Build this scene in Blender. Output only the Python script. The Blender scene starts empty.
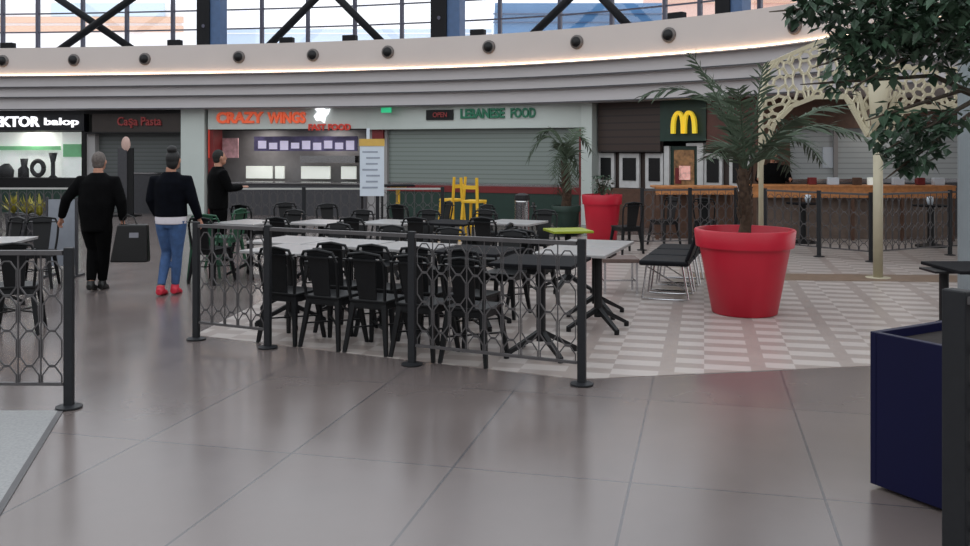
import bpy, math, random
from mathutils import Vector, Matrix, geometry
random.seed(7)
sc = bpy.context.scene
COL = sc.collection
F, H, CX, HY = 900.0, 1.72, 485.0, 150.0        # focal length in px, eye height, principal point
PI = math.pi

def G(px, py):                                   # pixel on the floor -> ground point
    Y = H * F / (py - HY)
    return Vector(((px - CX) * Y / F, Y, 0))
def P(px, py, Y):                                # pixel at a distance -> point
    return Vector(((px - CX) * Y / F, Y, H - (py - HY) * Y / F))

# ------------------------------------------------------------------ materials
def srgb(r, g, b):
    f = lambda c: (c / 255 / 12.92) if c <= 10 else ((c / 255 + .055) / 1.055) ** 2.4
    return (f(r), f(g), f(b), 1)
MATS = {}
def mat(name, rgb, rough=.5, metal=0, vary=.08, scale=6, emit=0, bump=0, spec=.5):
    if name in MATS: return MATS[name]
    m = bpy.data.materials.new(name); m.use_nodes = True
    nt = m.node_tree; b = nt.nodes['Principled BSDF']
    c = srgb(*rgb)
    tc = nt.nodes.new('ShaderNodeTexCoord'); nz = nt.nodes.new('ShaderNodeTexNoise')
    nz.inputs['Scale'].default_value = scale; nz.inputs['Detail'].default_value = 4
    nt.links.new(tc.outputs['Object'], nz.inputs['Vector'])
    rp = nt.nodes.new('ShaderNodeValToRGB')
    rp.color_ramp.elements[0].position = .3; rp.color_ramp.elements[1].position = .7
    rp.color_ramp.elements[0].color = tuple(max(0, v * (1 - vary)) for v in c[:3]) + (1,)
    rp.color_ramp.elements[1].color = tuple(min(1, v * (1 + vary)) for v in c[:3]) + (1,)
    nt.links.new(nz.outputs['Fac'], rp.inputs['Fac'])
    nt.links.new(rp.outputs['Color'], b.inputs['Base Color'])
    b.inputs['Roughness'].default_value = rough; b.inputs['Metallic'].default_value = metal
    b.inputs['Specular IOR Level'].default_value = spec
    if emit:
        nt.links.new(rp.outputs['Color'], b.inputs['Emission Color']); b.inputs['Emission Strength'].default_value = emit
    if bump:
        bp = nt.nodes.new('ShaderNodeBump'); bp.inputs['Strength'].default_value = bump
        nt.links.new(nz.outputs['Fac'], bp.inputs['Height']); nt.links.new(bp.outputs['Normal'], b.inputs['Normal'])
    MATS[name] = m; return m

class NB:                                        # tiny node-math helper
    def __init__(s, nt): s.nt = nt
    def m(s, op, a, b=None):
        n = s.nt.nodes.new('ShaderNodeMath'); n.operation = op
        for i, x in enumerate((a, b)):
            if x is None: continue
            if isinstance(x, (int, float)): n.inputs[i].default_value = x
            else: s.nt.links.new(x, n.inputs[i])
        return n.outputs[0]
    def mix(s, fac, a, b):
        n = s.nt.nodes.new('ShaderNodeMixRGB'); s.nt.links.new(fac, n.inputs[0])
        for i, x in ((1, a), (2, b)):
            if isinstance(x, tuple): n.inputs[i].default_value = x
            else: s.nt.links.new(x, n.inputs[i])
        return n.outputs[0]
TX, TY = .2365, .9716                            # direction of the floor joints
def floor_uv(nt):
    nb = NB(nt); tc = nt.nodes.new('ShaderNodeTexCoord'); sp = nt.nodes.new('ShaderNodeSeparateXYZ')
    nt.links.new(tc.outputs['Object'], sp.inputs[0]); x, y = sp.outputs[0], sp.outputs[1]
    u = nb.m('SUBTRACT', nb.m('MULTIPLY', x, TY), nb.m('MULTIPLY', y, TX))
    v = nb.m('ADD', nb.m('MULTIPLY', x, TX), nb.m('MULTIPLY', y, TY))
    return nb, tc, u, v
def floor_mat():
    m = bpy.data.materials.new('grey_floor_tile'); m.use_nodes = True; nt = m.node_tree; b = nt.nodes['Principled BSDF']
    nb, tc, u, v = floor_uv(nt)
    U = nb.m('DIVIDE', nb.m('ADD', u, .3716), .95); V = nb.m('DIVIDE', nb.m('SUBTRACT', v, 4.70), 1.58)
    fu, fv = nb.m('FRACT', U), nb.m('FRACT', V)
    ju = nb.m('LESS_THAN', nb.m('ABSOLUTE', nb.m('SUBTRACT', fu, .5)), .4925)
    jv = nb.m('LESS_THAN', nb.m('ABSOLUTE', nb.m('SUBTRACT', fv, .5)), .4965)
    tile = nb.m('MULTIPLY', ju, jv)
    cb = nt.nodes.new('ShaderNodeCombineXYZ')
    nt.links.new(nb.m('FLOOR', U), cb.inputs[0]); nt.links.new(nb.m('FLOOR', V), cb.inputs[1])
    wn = nt.nodes.new('ShaderNodeTexWhiteNoise'); wn.noise_dimensions = '2D'; nt.links.new(cb.outputs[0], wn.inputs[0])
    nz = nt.nodes.new('ShaderNodeTexNoise'); nz.inputs['Scale'].default_value = 1.6; nz.inputs['Detail'].default_value = 6
    nt.links.new(tc.outputs['Object'], nz.inputs['Vector'])
    k = nb.m('ADD', nb.m('MULTIPLY', wn.outputs[0], .35), nb.m('MULTIPLY', nz.outputs['Fac'], .65))
    c = nb.mix(k, srgb(94, 85, 83), srgb(112, 102, 99))
    c = nb.mix(tile, srgb(76, 72, 74), c)
    nt.links.new(c, b.inputs['Base Color'])
    rr = nb.m('ADD', .17, nb.m('MULTIPLY', nz.outputs['Fac'], .12)); nt.links.new(rr, b.inputs['Roughness']); b.inputs['Specular IOR Level'].default_value = .8
    return m
def pattern_mat():
    m = bpy.data.materials.new('patterned_floor_tile'); m.use_nodes = True; nt = m.node_tree; b = nt.nodes['Principled BSDF']
    nb, tc, u, v = floor_uv(nt)
    U = nb.m('FRACT', nb.m('DIVIDE', u, .70)); V = nb.m('DIVIDE', v, .33)
    a = nb.m('MULTIPLY', nb.m('LESS_THAN', U, .51), nb.m('LESS_THAN', nb.m('FRACT', V), .52))
    d = nb.m('MULTIPLY', nb.m('GREATER_THAN', U, .68), nb.m('LESS_THAN', nb.m('FRACT', nb.m('ADD', V, .5)), .52))
    w = nb.m('MAXIMUM', a, d)
    nz = nt.nodes.new('ShaderNodeTexNoise'); nz.inputs['Scale'].default_value = 2.5; nt.links.new(tc.outputs['Object'], nz.inputs['Vector'])
    g = nb.mix(nz.outputs['Fac'], srgb(146, 134, 129), srgb(160, 148, 142))
    wh = nb.mix(nz.outputs['Fac'], srgb(174, 165, 160), srgb(187, 178, 173))
    nt.links.new(nb.mix(w, g, wh), b.inputs['Base Color']); b.inputs['Roughness'].default_value = .3
    return m
def slat_mat(name, c1, c2, period, rough=.4, metal=0):
    m = bpy.data.materials.new(name); m.use_nodes = True; nt = m.node_tree; b = nt.nodes['Principled BSDF']
    nb = NB(nt); tc = nt.nodes.new('ShaderNodeTexCoord'); sp = nt.nodes.new('ShaderNodeSeparateXYZ')
    nt.links.new(tc.outputs['Object'], sp.inputs[0])
    f = nb.m('FRACT', nb.m('DIVIDE', sp.outputs[2], period))
    nt.links.new(nb.mix(nb.m('LESS_THAN', f, .2), srgb(*c1), srgb(*c2)), b.inputs['Base Color'])
    b.inputs['Roughness'].default_value = rough; b.inputs['Metallic'].default_value = metal
    return m
def glass_mat(name, tint, clear=.9, rough=.02):
    m = bpy.data.materials.new(name); m.use_nodes = True; nt = m.node_tree; nt.nodes.remove(nt.nodes['Principled BSDF'])
    t = nt.nodes.new('ShaderNodeBsdfTransparent'); t.inputs[0].default_value = tint
    g = nt.nodes.new('ShaderNodeBsdfGlossy'); g.inputs['Roughness'].default_value = rough
    mx = nt.nodes.new('ShaderNodeMixShader'); mx.inputs[0].default_value = 1 - clear
    nt.links.new(t.outputs[0], mx.inputs[1]); nt.links.new(g.outputs[0], mx.inputs[2])
    nt.links.new(mx.outputs[0], nt.nodes['Material Output'].inputs[0]); return m

M_FLOOR, M_PAT = floor_mat(), pattern_mat()
M_STONE = mat('pale_speckled_stone', (138, 138, 138), .5, vary=.14, scale=60)
M_BROWN_TILE = mat('tan_floor_border', (122, 102, 86), .4, vary=.1, scale=8)
M_EDGE = mat('dark_edge_strip', (70, 68, 70), .4)
M_WHITE = mat('off_white_plaster', (192, 183, 179), .6, vary=.02, scale=1)
M_SOFFIT = mat('grey_white_soffit', (186, 183, 185), .6, vary=.02, scale=1)
M_LED = mat('warm_led', (255, 214, 176), .5, emit=7, vary=.01)
M_BLACK = mat('black_powder_coat', (18, 18, 20), .5, vary=.15, scale=20, spec=.3)
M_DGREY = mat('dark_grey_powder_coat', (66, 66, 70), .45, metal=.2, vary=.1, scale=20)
M_POST = mat('near_black_post', (34, 35, 38), .5, vary=.1, scale=20, spec=.3)
M_LATT = mat('grey_wrought_lattice', (78, 75, 76), .5, metal=.1, vary=.1, scale=20)
M_RAIL = mat('pale_rail', (176, 176, 172), .4, vary=.03)
M_SCR = mat('grey_partition', (136, 141, 150), .5)
M_STEEL = mat('black_steelwork', (14, 15, 19), .6, vary=.1, spec=.2)
M_BLUESTEEL = mat('blue_grey_steelwork', (58, 84, 120), .5, vary=.1)
M_MULLION = mat('grey_mullion', (66, 66, 82), .5)
M_CHROME = mat('chrome', (190, 190, 192), .2, metal=1, vary=.03)
M_RED = mat('red_plastic', (180, 12, 42), .42, vary=.06, scale=3)
M_SOIL = mat('dark_soil', (30, 22, 20), .95, vary=.4, scale=40, bump=.5)
M_BLUE = mat('navy_painted_metal', (2, 4, 46), .5, vary=.06, scale=3, spec=.25)
M_TRUNK = mat('fibrous_palm_trunk', (66, 50, 38), .95, vary=.4, scale=30, bump=.6)
M_BARK = mat('grey_bark', (84, 74, 64), .9, vary=.3, scale=20, bump=.5)
M_FROND = mat('dusty_green_frond', (64, 78, 60), .7, vary=.3, scale=4)
M_LEAF = mat('dark_green_leaf', (60, 84, 64), .45, vary=.5, scale=5)
M_CREAM = mat('cream_painted_metal', (178, 170, 146), .5, vary=.04)
M_TABLE_L = mat('light_laminate', (150, 148, 148), .3, vary=.05, scale=12)
M_TABLE_D = mat('dark_laminate', (24, 24, 27), .75, vary=.1, scale=12, spec=.1)
M_CHAIR = mat('black_chair_metal', (18, 19, 21), .45, metal=.1, vary=.15, scale=20, spec=.3)
M_CHAIR_G = mat('dark_green_chair_metal', (28, 74, 52), .45, vary=.1)
M_SEAT = mat('black_vinyl', (16, 18, 23), .6, vary=.1, spec=.15)
M_YELLOW = mat('yellow_painted_metal', (224, 178, 46), .45, vary=.05)
M_LIME = mat('lime_laminate', (140, 152, 30), .4, vary=.06)
M_OAK = mat('orange_wood', (184, 122, 72), .5, vary=.2, scale=14)
M_BROWN = mat('brown_wood_panel', (84, 58, 44), .55, vary=.2, scale=14)
M_STORE_W = mat('pale_grey_green_panel', (188, 196, 192), .45, vary=.03, scale=2)
M_CONC = mat('mid_grey_wall', (150, 148, 148), .8, vary=.05, scale=2)
M_DARK = mat('dark_shop_interior', (44, 44, 46), .7, vary=.2, scale=3)
M_SHUT = slat_mat('grey_roller_shutter', (136, 146, 142), (112, 122, 118), .11, .32, .25)
M_SHUT_D = slat_mat('dark_roller_shutter', (92, 96, 96), (70, 74, 74), .11, .4, .2)
M_WOODSLAT = slat_mat('dark_brown_slats', (54, 40, 35), (34, 25, 23), .16, .5)
M_SIGN_BLK = mat('black_sign_face', (16, 17, 24), .35)
M_TXT_WHITE = mat('white_lit_letters', (250, 250, 255), .4, emit=1.1, vary=.01)
M_TXT_ORANGE = mat('orange_lit_letters', (226, 96, 58), .45, emit=.28, vary=.03)
M_TXT_RED = mat('red_letters', (196, 60, 44), .45, emit=.15, vary=.03)
M_TXT_DRED = mat('dull_red_letters', (140, 52, 52), .5, emit=.05)
M_TXT_GREEN = mat('green_letters', (26, 104, 76), .45, emit=.05)
M_TXT_YEL = mat('yellow_lit_letter', (236, 206, 52), .4, emit=.32, vary=.02)
M_EXIT = mat('green_lit_sign', (40, 190, 130), .4, emit=.35, vary=.02)
M_PAPER = mat('white_board', (205, 214, 224), .4, vary=.03)
M_INK = mat('grey_print', (150, 158, 172), .6)
M_MENU = mat('purple_grey_menu', (76, 70, 104), .4, emit=.18, vary=.5, scale=3)
M_MENUTXT = mat('pale_menu_print', (196, 190, 214), .4, emit=.5)
M_BRIGHT = mat('lit_shop_panel', (236, 240, 232), .5, emit=.32, vary=.12, scale=2)
M_GREENLIT = mat('lit_green_panel', (104, 168, 118), .5, emit=.3)
M_REDP = mat('dark_red_panel', (110, 26, 28), .5, vary=.08)
M_GREENP = mat('dark_green_panel', (24, 50, 42), .5, vary=.1)
M_TAN = mat('tan_facade', (226, 186, 160), .8, vary=.05)
M_PINK = mat('pale_pink_facade', (226, 184, 168), .8, vary=.03)
M_BLUEF = mat('blue_cladding', (74, 122, 168), .6, vary=.08, scale=.5)
M_GLASS = glass_mat('clear_glazing', (.97, .98, 1, 1), .95)
M_SKIN = mat('skin', (170, 122, 100), .55, vary=.05)
M_JACKET = mat('black_jacket_cloth', (7, 7, 8), .95, vary=.25, scale=14, spec=.1)
M_NAVY = mat('navy_black_jacket_cloth', (8, 10, 17), .95, vary=.25, scale=14, spec=.1)
M_TROUS = mat('black_trouser_cloth', (6, 6, 7), .95, vary=.2, scale=14, spec=.1)
M_JEANS = mat('blue_denim', (56, 84, 126), .85, vary=.2, scale=16)
M_SHIRT = mat('white_shirt_cloth', (206, 200, 206), .8, vary=.05)
M_SHOE_R = mat('red_pink_shoe', (196, 36, 58), .5, vary=.08)
M_SHOE_B = mat('black_shoe', (14, 14, 14), .4)
M_HAIR = mat('black_hair', (14, 13, 14), .6, vary=.3, scale=40)
M_GHAIR = mat('short_grey_hair', (92, 84, 80), .8, vary=.3, scale=40)
M_BAG = mat('black_glossy_bag', (10, 10, 11), .35, vary=.2, scale=8, bump=.3)
M_BAGP = mat('grey_bag_print', (120, 120, 128), .4)

# ------------------------------------------------------------------ mesh builder
class MB:
    def __init__(s): s.v = []; s.f = []
    def add(s, vs, fs):
        o = len(s.v); s.v += [Vector(p) for p in vs]; s.f += [[i + o for i in f] for f in fs]; return s
    def box(s, c, d, rz=0):
        x, y, z = d[0] / 2, d[1] / 2, d[2] / 2; R = Matrix.Rotation(rz, 3, 'Z')
        vs = [Vector(c) + R @ Vector((sx * x, sy * y, sz * z)) for sz in (-1, 1) for sx, sy in ((-1, -1), (1, -1), (1, 1), (-1, 1))]
        return s.hexa(vs)
    def hexa(s, vs):
        return s.add(vs, [(3, 2, 1, 0), (4, 5, 6, 7), (0, 1, 5, 4), (1, 2, 6, 5), (2, 3, 7, 6), (3, 0, 4, 7)])
    def frame(s, t):
        t = t.normalized(); up = Vector((0, 0, 1)) if abs(t.z) < .95 else Vector((0, 1, 0))
        a = t.cross(up).normalized(); return a, a.cross(t).normalized()
    def bar(s, p, q, w, d, w2=None, d2=None):
        p, q = Vector(p), Vector(q); a, b = s.frame(q - p); w2 = w2 or w; d2 = d2 or d
        vs = [p + a * sx * w / 2 + b * sy * d / 2 for sx, sy in ((-1, -1), (1, -1), (1, 1), (-1, 1))]
        vs += [q + a * sx * w2 / 2 + b * sy * d2 / 2 for sx, sy in ((-1, -1), (1, -1), (1, 1), (-1, 1))]
        return s.hexa(vs)
    def tube(s, pts, rs, n=8, ell=None):
        pts = [Vector(p) for p in pts]
        if isinstance(rs, (int, float)): rs = [rs] * len(pts)
        vs, fs = [], []; pa = None
        for i, p in enumerate(pts):
            t = (pts[min(i + 1, len(pts) - 1)] - pts[max(i - 1, 0)]).normalized()
            if pa is None: a, b = s.frame(t)
            else:
                a = (pa - t * pa.dot(t)).normalized(); b = a.cross(t).normalized()
            pa = a; r = rs[i]; rx, ry = r if isinstance(r, tuple) else (r, r)
            vs += [p + a * math.cos(k * 2 * PI / n) * rx + b * math.sin(k * 2 * PI / n) * ry for k in range(n)]
        m = len(pts)
        for i in range(m - 1):
            for k in range(n):
                k2 = (k + 1) % n; fs.append((i * n + k, i * n + k2, (i + 1) * n + k2, (i + 1) * n + k))
        fs.append(list(range(n))[::-1]); fs.append([(m - 1) * n + k for k in range(n)])
        return s.add(vs, fs)
    def rings(s, rs, n=20):                       # stacked horizontal ellipses (cx, cy, z, rx, ry)
        vs, fs = [], []
        for cx, cy, z, rx, ry in rs:
            vs += [(cx + rx * math.cos(k * 2 * PI / n), cy + ry * math.sin(k * 2 * PI / n), z) for k in range(n)]
        for i in range(len(rs) - 1):
            for k in range(n):
                k2 = (k + 1) % n; fs.append((i * n + k, i * n + k2, (i + 1) * n + k2, (i + 1) * n + k))
        fs.append(list(range(n))[::-1]); fs.append([(len(rs) - 1) * n + k for k in range(n)])
        return s.add(vs, fs)
    def lathe(s, prof, n=48, c=(0, 0, 0)):
        return s.rings([(c[0], c[1], c[2] + z, r, r) for r, z in prof], n)
    def ell(s, c, r, n=14, m=9, tilt=0):
        vs, fs = [], []; R = Matrix.Rotation(tilt, 3, 'X')
        for i in range(m + 1):
            th = PI * (i + .02) / (m + .04)
            for k in range(n):
                ph = 2 * PI * k / n
                vs.append(Vector(c) + R @ Vector((r[0] * math.sin(th) * math.cos(ph), r[1] * math.sin(th) * math.sin(ph), -r[2] * math.cos(th))))
        for i in range(m):
            for k in range(n):
                k2 = (k + 1) % n; fs.append((i * n + k, i * n + k2, (i + 1) * n + k2, (i + 1) * n + k))
        fs.append(list(range(n))[::-1]); fs.append([m * n + k for k in range(n)])
        return s.add(vs, fs)
    def prism(s, poly, z0, z1):
        n = len(poly); vs = [(x, y, z0) for x, y in poly] + [(x, y, z1) for x, y in poly]
        fs = [list(range(n))[::-1], list(range(n, 2 * n))] + [(i, (i + 1) % n, n + (i + 1) % n, n + i) for i in range(n)]
        return s.add(vs, fs)
    def build(s, name, m, parent=None, smooth=False, bevel=0, origin=None):
        vs = s.v
        if parent is None:
            if origin is None:
                lo = [min(v[i] for v in vs) for i in range(3)]; hi = [max(v[i] for v in vs) for i in range(3)]
                origin = Vector(((lo[0] + hi[0]) / 2, (lo[1] + hi[1]) / 2, lo[2]))
            vs = [v - Vector(origin) for v in vs]
        me = bpy.data.meshes.new(name); me.from_pydata([tuple(v) for v in vs], [], s.f); me.update()
        import bmesh
        bm = bmesh.new(); bm.from_mesh(me); bmesh.ops.recalc_face_normals(bm, faces=bm.faces); bm.to_mesh(me); bm.free()
        me.materials.append(m)
        if smooth: me.polygons.foreach_set('use_smooth', [True] * len(me.polygons))
        o = bpy.data.objects.new(name, me); COL.objects.link(o)
        if parent is not None: o.parent = parent
        else: o.location = origin
        if bevel:
            md = o.modifiers.new('bevel', 'BEVEL'); md.width = bevel; md.segments = 2; md.limit_method = 'ANGLE'
        return o

def tag(o, label, cat, group=None, kind=None):
    o['label'] = label; o['category'] = cat
    if group: o['group'] = group
    if kind: o['kind'] = kind
    return o
def thing(name, label, cat, loc=(0, 0, 0), rz=0, group=None):
    o = bpy.data.objects.new(name, None); COL.objects.link(o); o.empty_display_size = .1
    o.location = loc; o.rotation_euler = (0, 0, rz); return tag(o, label, cat, group)
def struct(o, label=None, cat=None):
    o['kind'] = 'structure'
    if label: o['label'] = label
    if cat: o['category'] = cat
    return o
def copy_tree(o, parent=None):
    c = o.copy(); COL.objects.link(c)
    if parent is not None: c.parent = parent; c.matrix_parent_inverse = o.matrix_parent_inverse
    for ch in [x for x in CH.get(o.name, [])]: copy_tree(ch, c)
    return c
CH = {}
def register(root):                               # remember the children of a prototype
    kids = [x for x in COL.objects if x.parent == root]
    CH[root.name] = kids
    for k in kids: register(k)
def clone(proto, label, loc, rz, group=None):
    c = copy_tree(proto); c.location = loc; c.rotation_euler = (0, 0, rz); c['label'] = label
    if group: c['group'] = group
    return c
class Proto:                                      # first placement moves the prototype itself
    def __init__(s, root): s.root = root; s.used = False; register(root)
    def put(s, label, loc, rz=0, group=None):
        if not s.used:
            s.used = True; o = s.root; o.location = loc; o.rotation_euler = (0, 0, rz); o['label'] = label
            if group: o['group'] = group
            return o
        return clone(s.root, label, loc, rz, group)

def text_mesh(name, body, width, height, m, parent, origin, xdir, depth=.03, bold=0.0):
    """raised letters standing on a vertical face: origin = lower left corner, xdir = reading direction"""
    cu = bpy.data.curves.new(name, 'FONT'); cu.body = body; cu.extrude = .5; cu.offset = bold; cu.resolution_u = 3
    t = bpy.data.objects.new(name + '_tmp', cu); COL.objects.link(t)
    dg = bpy.context.evaluated_depsgraph_get(); me = bpy.data.meshes.new_from_object(t.evaluated_get(dg))
    bpy.data.objects.remove(t); bpy.data.curves.remove(cu)
    xs = [v.co.x for v in me.vertices]; ys = [v.co.y for v in me.vertices]
    x0, x1, y0, y1 = min(xs), max(xs), min(ys), max(ys)
    xd = Vector(xdir).normalized(); nd = Vector((xd.y, -xd.x, 0))
    for v in me.vertices:
        p = v.co.copy()
        v.co = Vector(origin) + xd * ((p.x - x0) / (x1 - x0) * width) + Vector((0, 0, (p.y - y0) / (y1 - y0) * height)) + nd * ((p.z + .5) * depth)
    me.materials.clear(); me.materials.append(m); me.name = name
    o = bpy.data.objects.new(name, me); COL.objects.link(o)
    if parent is not None: o.parent = parent
    return o

# ------------------------------------------------------------------ world, camera
w = bpy.data.worlds.new('overcast_sky'); sc.world = w; w.use_nodes = True
nt = w.node_tree; bg = nt.nodes['Background']
tc = nt.nodes.new('ShaderNodeTexCoord'); sp = nt.nodes.new('ShaderNodeSeparateXYZ'); nt.links.new(tc.outputs['Generated'], sp.inputs[0])
rp = nt.nodes.new('ShaderNodeValToRGB'); nt.links.new(sp.outputs[2], rp.inputs[0])
rp.color_ramp.elements[0].color = (1, 1, 1, 1); rp.color_ramp.elements[1].color = (.86, .93, 1, 1)
nt.links.new(rp.outputs[0], bg.inputs[0]); bg.inputs[1].default_value = 1.5
cam = bpy.data.cameras.new('camera'); co = bpy.data.objects.new('camera', cam); COL.objects.link(co)
co.location = (0, 0, H); co.rotation_euler = (PI / 2, 0, 0)
cam.sensor_width = 36; cam.lens = 36 * F / 970; cam.shift_y = -(273 - HY) / 970; cam.clip_end = 300
sc.camera = co
sc.view_settings.view_transform = 'Standard'; sc.view_settings.look = 'None'; sc.view_settings.gamma = 1; sc.view_settings.exposure = 0

# ------------------------------------------------------------------ floor
b = MB(); b.box((0, 8, -.1), (44, 48, .2)); struct(b.build('floor', M_FLOOR, origin=(0, 0, 0)), 'grey polished large tile mall floor', 'floor')
FE = Vector((.904, -.427, 0)); FN = Vector((.427, .904, 0)); FP2 = Vector((-.584, 7.2, 0))
FA = math.atan2(FE.y, FE.x)
def FS(s, d, z=0): return FP2 + FE * s + FN * d + Vector((0, 0, z))
e0, e1, e2 = FS(-2.4, .14), FS(1.36, .14), G(870, 366)
poly = [(e0.x, e0.y), (e1.x, e1.y), (e2.x, e2.y), (5.8, 7.85), (11, 9.2), (9.5, 17.5), (3, 18.2), (-2, 16.5)]
b = MB(); b.prism(poly, 0, .004); struct(b.build('floor', M_PAT, origin=(0, 0, .0)), 'patterned floor of pale and grey tiles around the red pot', 'floor')
st = G(786, 276); en = G(960, 279)
b = MB(); b.prism([(st.x - 1.3, st.y - .35), (en.x + 1.5, en.y - .45), (en.x + 1.5, en.y + .2), (st.x - 1.3, st.y + .3)], .004, .008)
struct(b.build('trim_1', M_BROWN_TILE, origin=(0, 0, 0)), 'tan border strip across the patterned floor', 'floor border')
a0, a1 = G(58, 411), G(-2, 507)
dd = (a1 - a0).normalized(); a2 = a0 + dd * 3.2
b = MB(); b.prism([(a0.x, a0.y), (a0.x - 4, a0.y), (a0.x - 4, a2.y), (a2.x, a2.y)], 0, .004)
struct(b.build('floor', M_STONE, origin=(0, 0, 0)), 'pale speckled stone floor patch at bottom left', 'floor')
nx = Vector((dd.y, -dd.x, 0)); nx = nx if nx.x > 0 else -nx
b = MB(); q = [a0, a0 + nx * .035, a2 + nx * .035, a2]; b.prism([(p.x, p.y) for p in q], 0, .006)
struct(b.build('trim_2', M_EDGE, origin=(0, 0, 0)), 'dark metal edge strip of the pale stone patch', 'edge strip')

# enclosing walls behind and beside the camera
for n, c, d in (('wall_back', (0, -14, 3), (44, .3, 6)), ('wall_left', (-21, 8, 3), (.3, 46, 6)), ('wall_right', (19, -2, 3), (.3, 24, 6))):
    b = MB(); b.box(c, d); struct(b.build(n, M_CONC))

# ------------------------------------------------------------------ atrium edge: curved fascia and stepped soffit
CP = [Vector(p) for p in ((-26, 24.6, 0), (-20, 24.4, 0), (-12.9, 23.96, 0), (-6.26, 23.0, 0), (-3.0, 22.2, 0), (.12, 21.1, 0), (2.6, 19.6, 0), (4.83, 17.7, 0),
      (5.74, 16.5, 0), (6.6, 14.6, 0), (7.3, 12.2, 0), (7.9, 9, 0), (8.4, 5, 0), (8.6, 2, 0))]
CURVE = []
for i in range(1, len(CP) - 2):
    for k in range(8):
        t = k / 8; p0, p1, p2, p3 = CP[i - 1:i + 3]
        CURVE.append(.5 * ((2 * p1) + (p2 - p0) * t + (2 * p0 - 5 * p1 + 4 * p2 - p3) * t * t + (3 * p1 - p0 - 3 * p2 + p3) * t ** 3))
def norm_at(i):
    t = (CURVE[min(i + 1, len(CURVE) - 1)] - CURVE[max(i - 1, 0)]).normalized(); return Vector((-t.y, t.x, 0))
def offs(o): return [CURVE[i] + norm_at(i) * o for i in range(len(CURVE))]
def hit(px, pts):                                # where the sight line of a pixel column meets a ground polyline
    k = (px - CX) / F
    for i in range(len(pts) - 1):
        f0, f1 = pts[i].x - k * pts[i].y, pts[i + 1].x - k * pts[i + 1].y
        if f0 * f1 <= 0 and pts[i].y > 1:
            t = f0 / (f0 - f1); return pts[i].lerp(pts[i + 1], t), (pts[i + 1] - pts[i]).normalized()
    raise ValueError(px)
def ribbon(o0, o1, z0, z1, i0=0, i1=None):
    A, B = offs(o0)[i0:i1], offs(o1)[i0:i1]; m = MB(); n = len(A); vs = []
    for p, q in zip(A, B): vs += [(p.x, p.y, z0), (p.x, p.y, z1), (q.x, q.y, z1), (q.x, q.y, z0)]
    fs = [(i * 4 + k, i * 4 + (k + 1) % 4, i * 4 + 4 + (k + 1) % 4, i * 4 + 4 + k) for i in range(n - 1) for k in range(4)]
    fs += [(0, 1, 2, 3), ((n - 1) * 4 + 3, (n - 1) * 4 + 2, (n - 1) * 4 + 1, (n - 1) * 4)]
    return m.add(vs, fs)
Z0, Z1 = 3.69, 4.43
struct(ribbon(0, .4, Z0, Z1).build('trim_3', M_WHITE), 'curved off white fascia band around the atrium', 'fascia')
struct(ribbon(-.05, 0, Z0 - .02, Z0 + .005).build('trim_4', M_WHITE), 'thin ledge under the curved fascia', 'ledge')
struct(ribbon(-.045, -.012, Z0 + .006, Z0 + .03).build('trim_5', M_LED), 'warm light strip along the foot of the fascia', 'light strip')
struct(ribbon(.12, .5, 3.38, 4.2).build('ceiling', M_SOFFIT), 'stepped grey white soffit, upper step', 'soffit')
struct(ribbon(.24, .6, 3.118, 4.2).build('ceiling', M_SOFFIT), 'stepped grey white soffit, middle step', 'soffit')
struct(ribbon(.36, 6.5, 2.80, 4.2).build('ceiling', M_SOFFIT), 'stepped grey white soffit, lowest step', 'soffit')
for o, z in ((.108, 3.38), (.228, 3.118), (.348, 2.80)):  # dark strips painted in for the thin shade under each step
    struct(ribbon(o, o + .014, z, z + .03).build('trim_6', M_DGREY), 'thin dark strip painted as the shadow line under a soffit step', 'shadow line')

# air nozzles on the fascia
ords = ['first', 'second', 'third', 'fourth', 'fifth', 'sixth', 'seventh', 'eighth', 'ninth', 'tenth', 'eleventh', 'twelfth']
NOZ = [(3, 61), (74, 60), (145, 59), (239, 57), (313, 55), (388, 52), (489, 47), (577, 42), (669, 35), (795, 26)]
noz = thing('air_nozzle', '', 'air nozzle')
b = MB(); b.tube([(0, .02, 0), (0, -.03, 0), (0, -.05, 0)], [.165, .16, .135], 20); b.build('rim', mat('nozzle_rim', (96, 90, 88), .5), noz, True)
b = MB(); b.tube([(0, -.03, 0), (0, -.065, 0)], [.118, .112], 18); b.build('bore', M_BLACK, noz, True)
PN = Proto(noz)
for i, (px, py) in enumerate(NOZ):
    p, t = hit(px, CURVE); z = H + (HY - py) * p.y / F
    PN.put('round dark air nozzle on the fascia, %s from the left' % ords[i] if i < 9 else 'round dark air nozzle on the fascia beside the tree foliage, rightmost', (p.x, p.y, z), math.atan2(t.y, t.x), 'air nozzles along the fascia')

# small floodlights on the ledge
fl = thing('floodlight', '', 'floodlight')
b = MB(); b.box((0, 0, .13), (.36, .2, .16)); b.build('lamp_head', M_STEEL, fl, bevel=.02)
b = MB(); b.box((0, .05, .025), (.14, .14, .05)); b.tube([(0, .05, .02), (0, .05, .1)], .03); b.build('bracket', M_STEEL, fl)
PF = Proto(fl)
FL = [(8, 'far left above the first nozzle'), (175, 'left of the blue and black column at left'), (287, 'right of the leaning brace foot'), (350, 'beside the long diagonal brace'),
      (478, 'just right of the middle black column'), (677, 'in front of the pale pink building')]
O3 = offs(.55)
for px, ww in FL:
    p, t = hit(px, O3); PF.put('small black floodlight on the fascia top, ' + ww, (p.x, p.y, Z1), math.atan2(t.y, t.x), 'floodlights on the fascia top')

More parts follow.
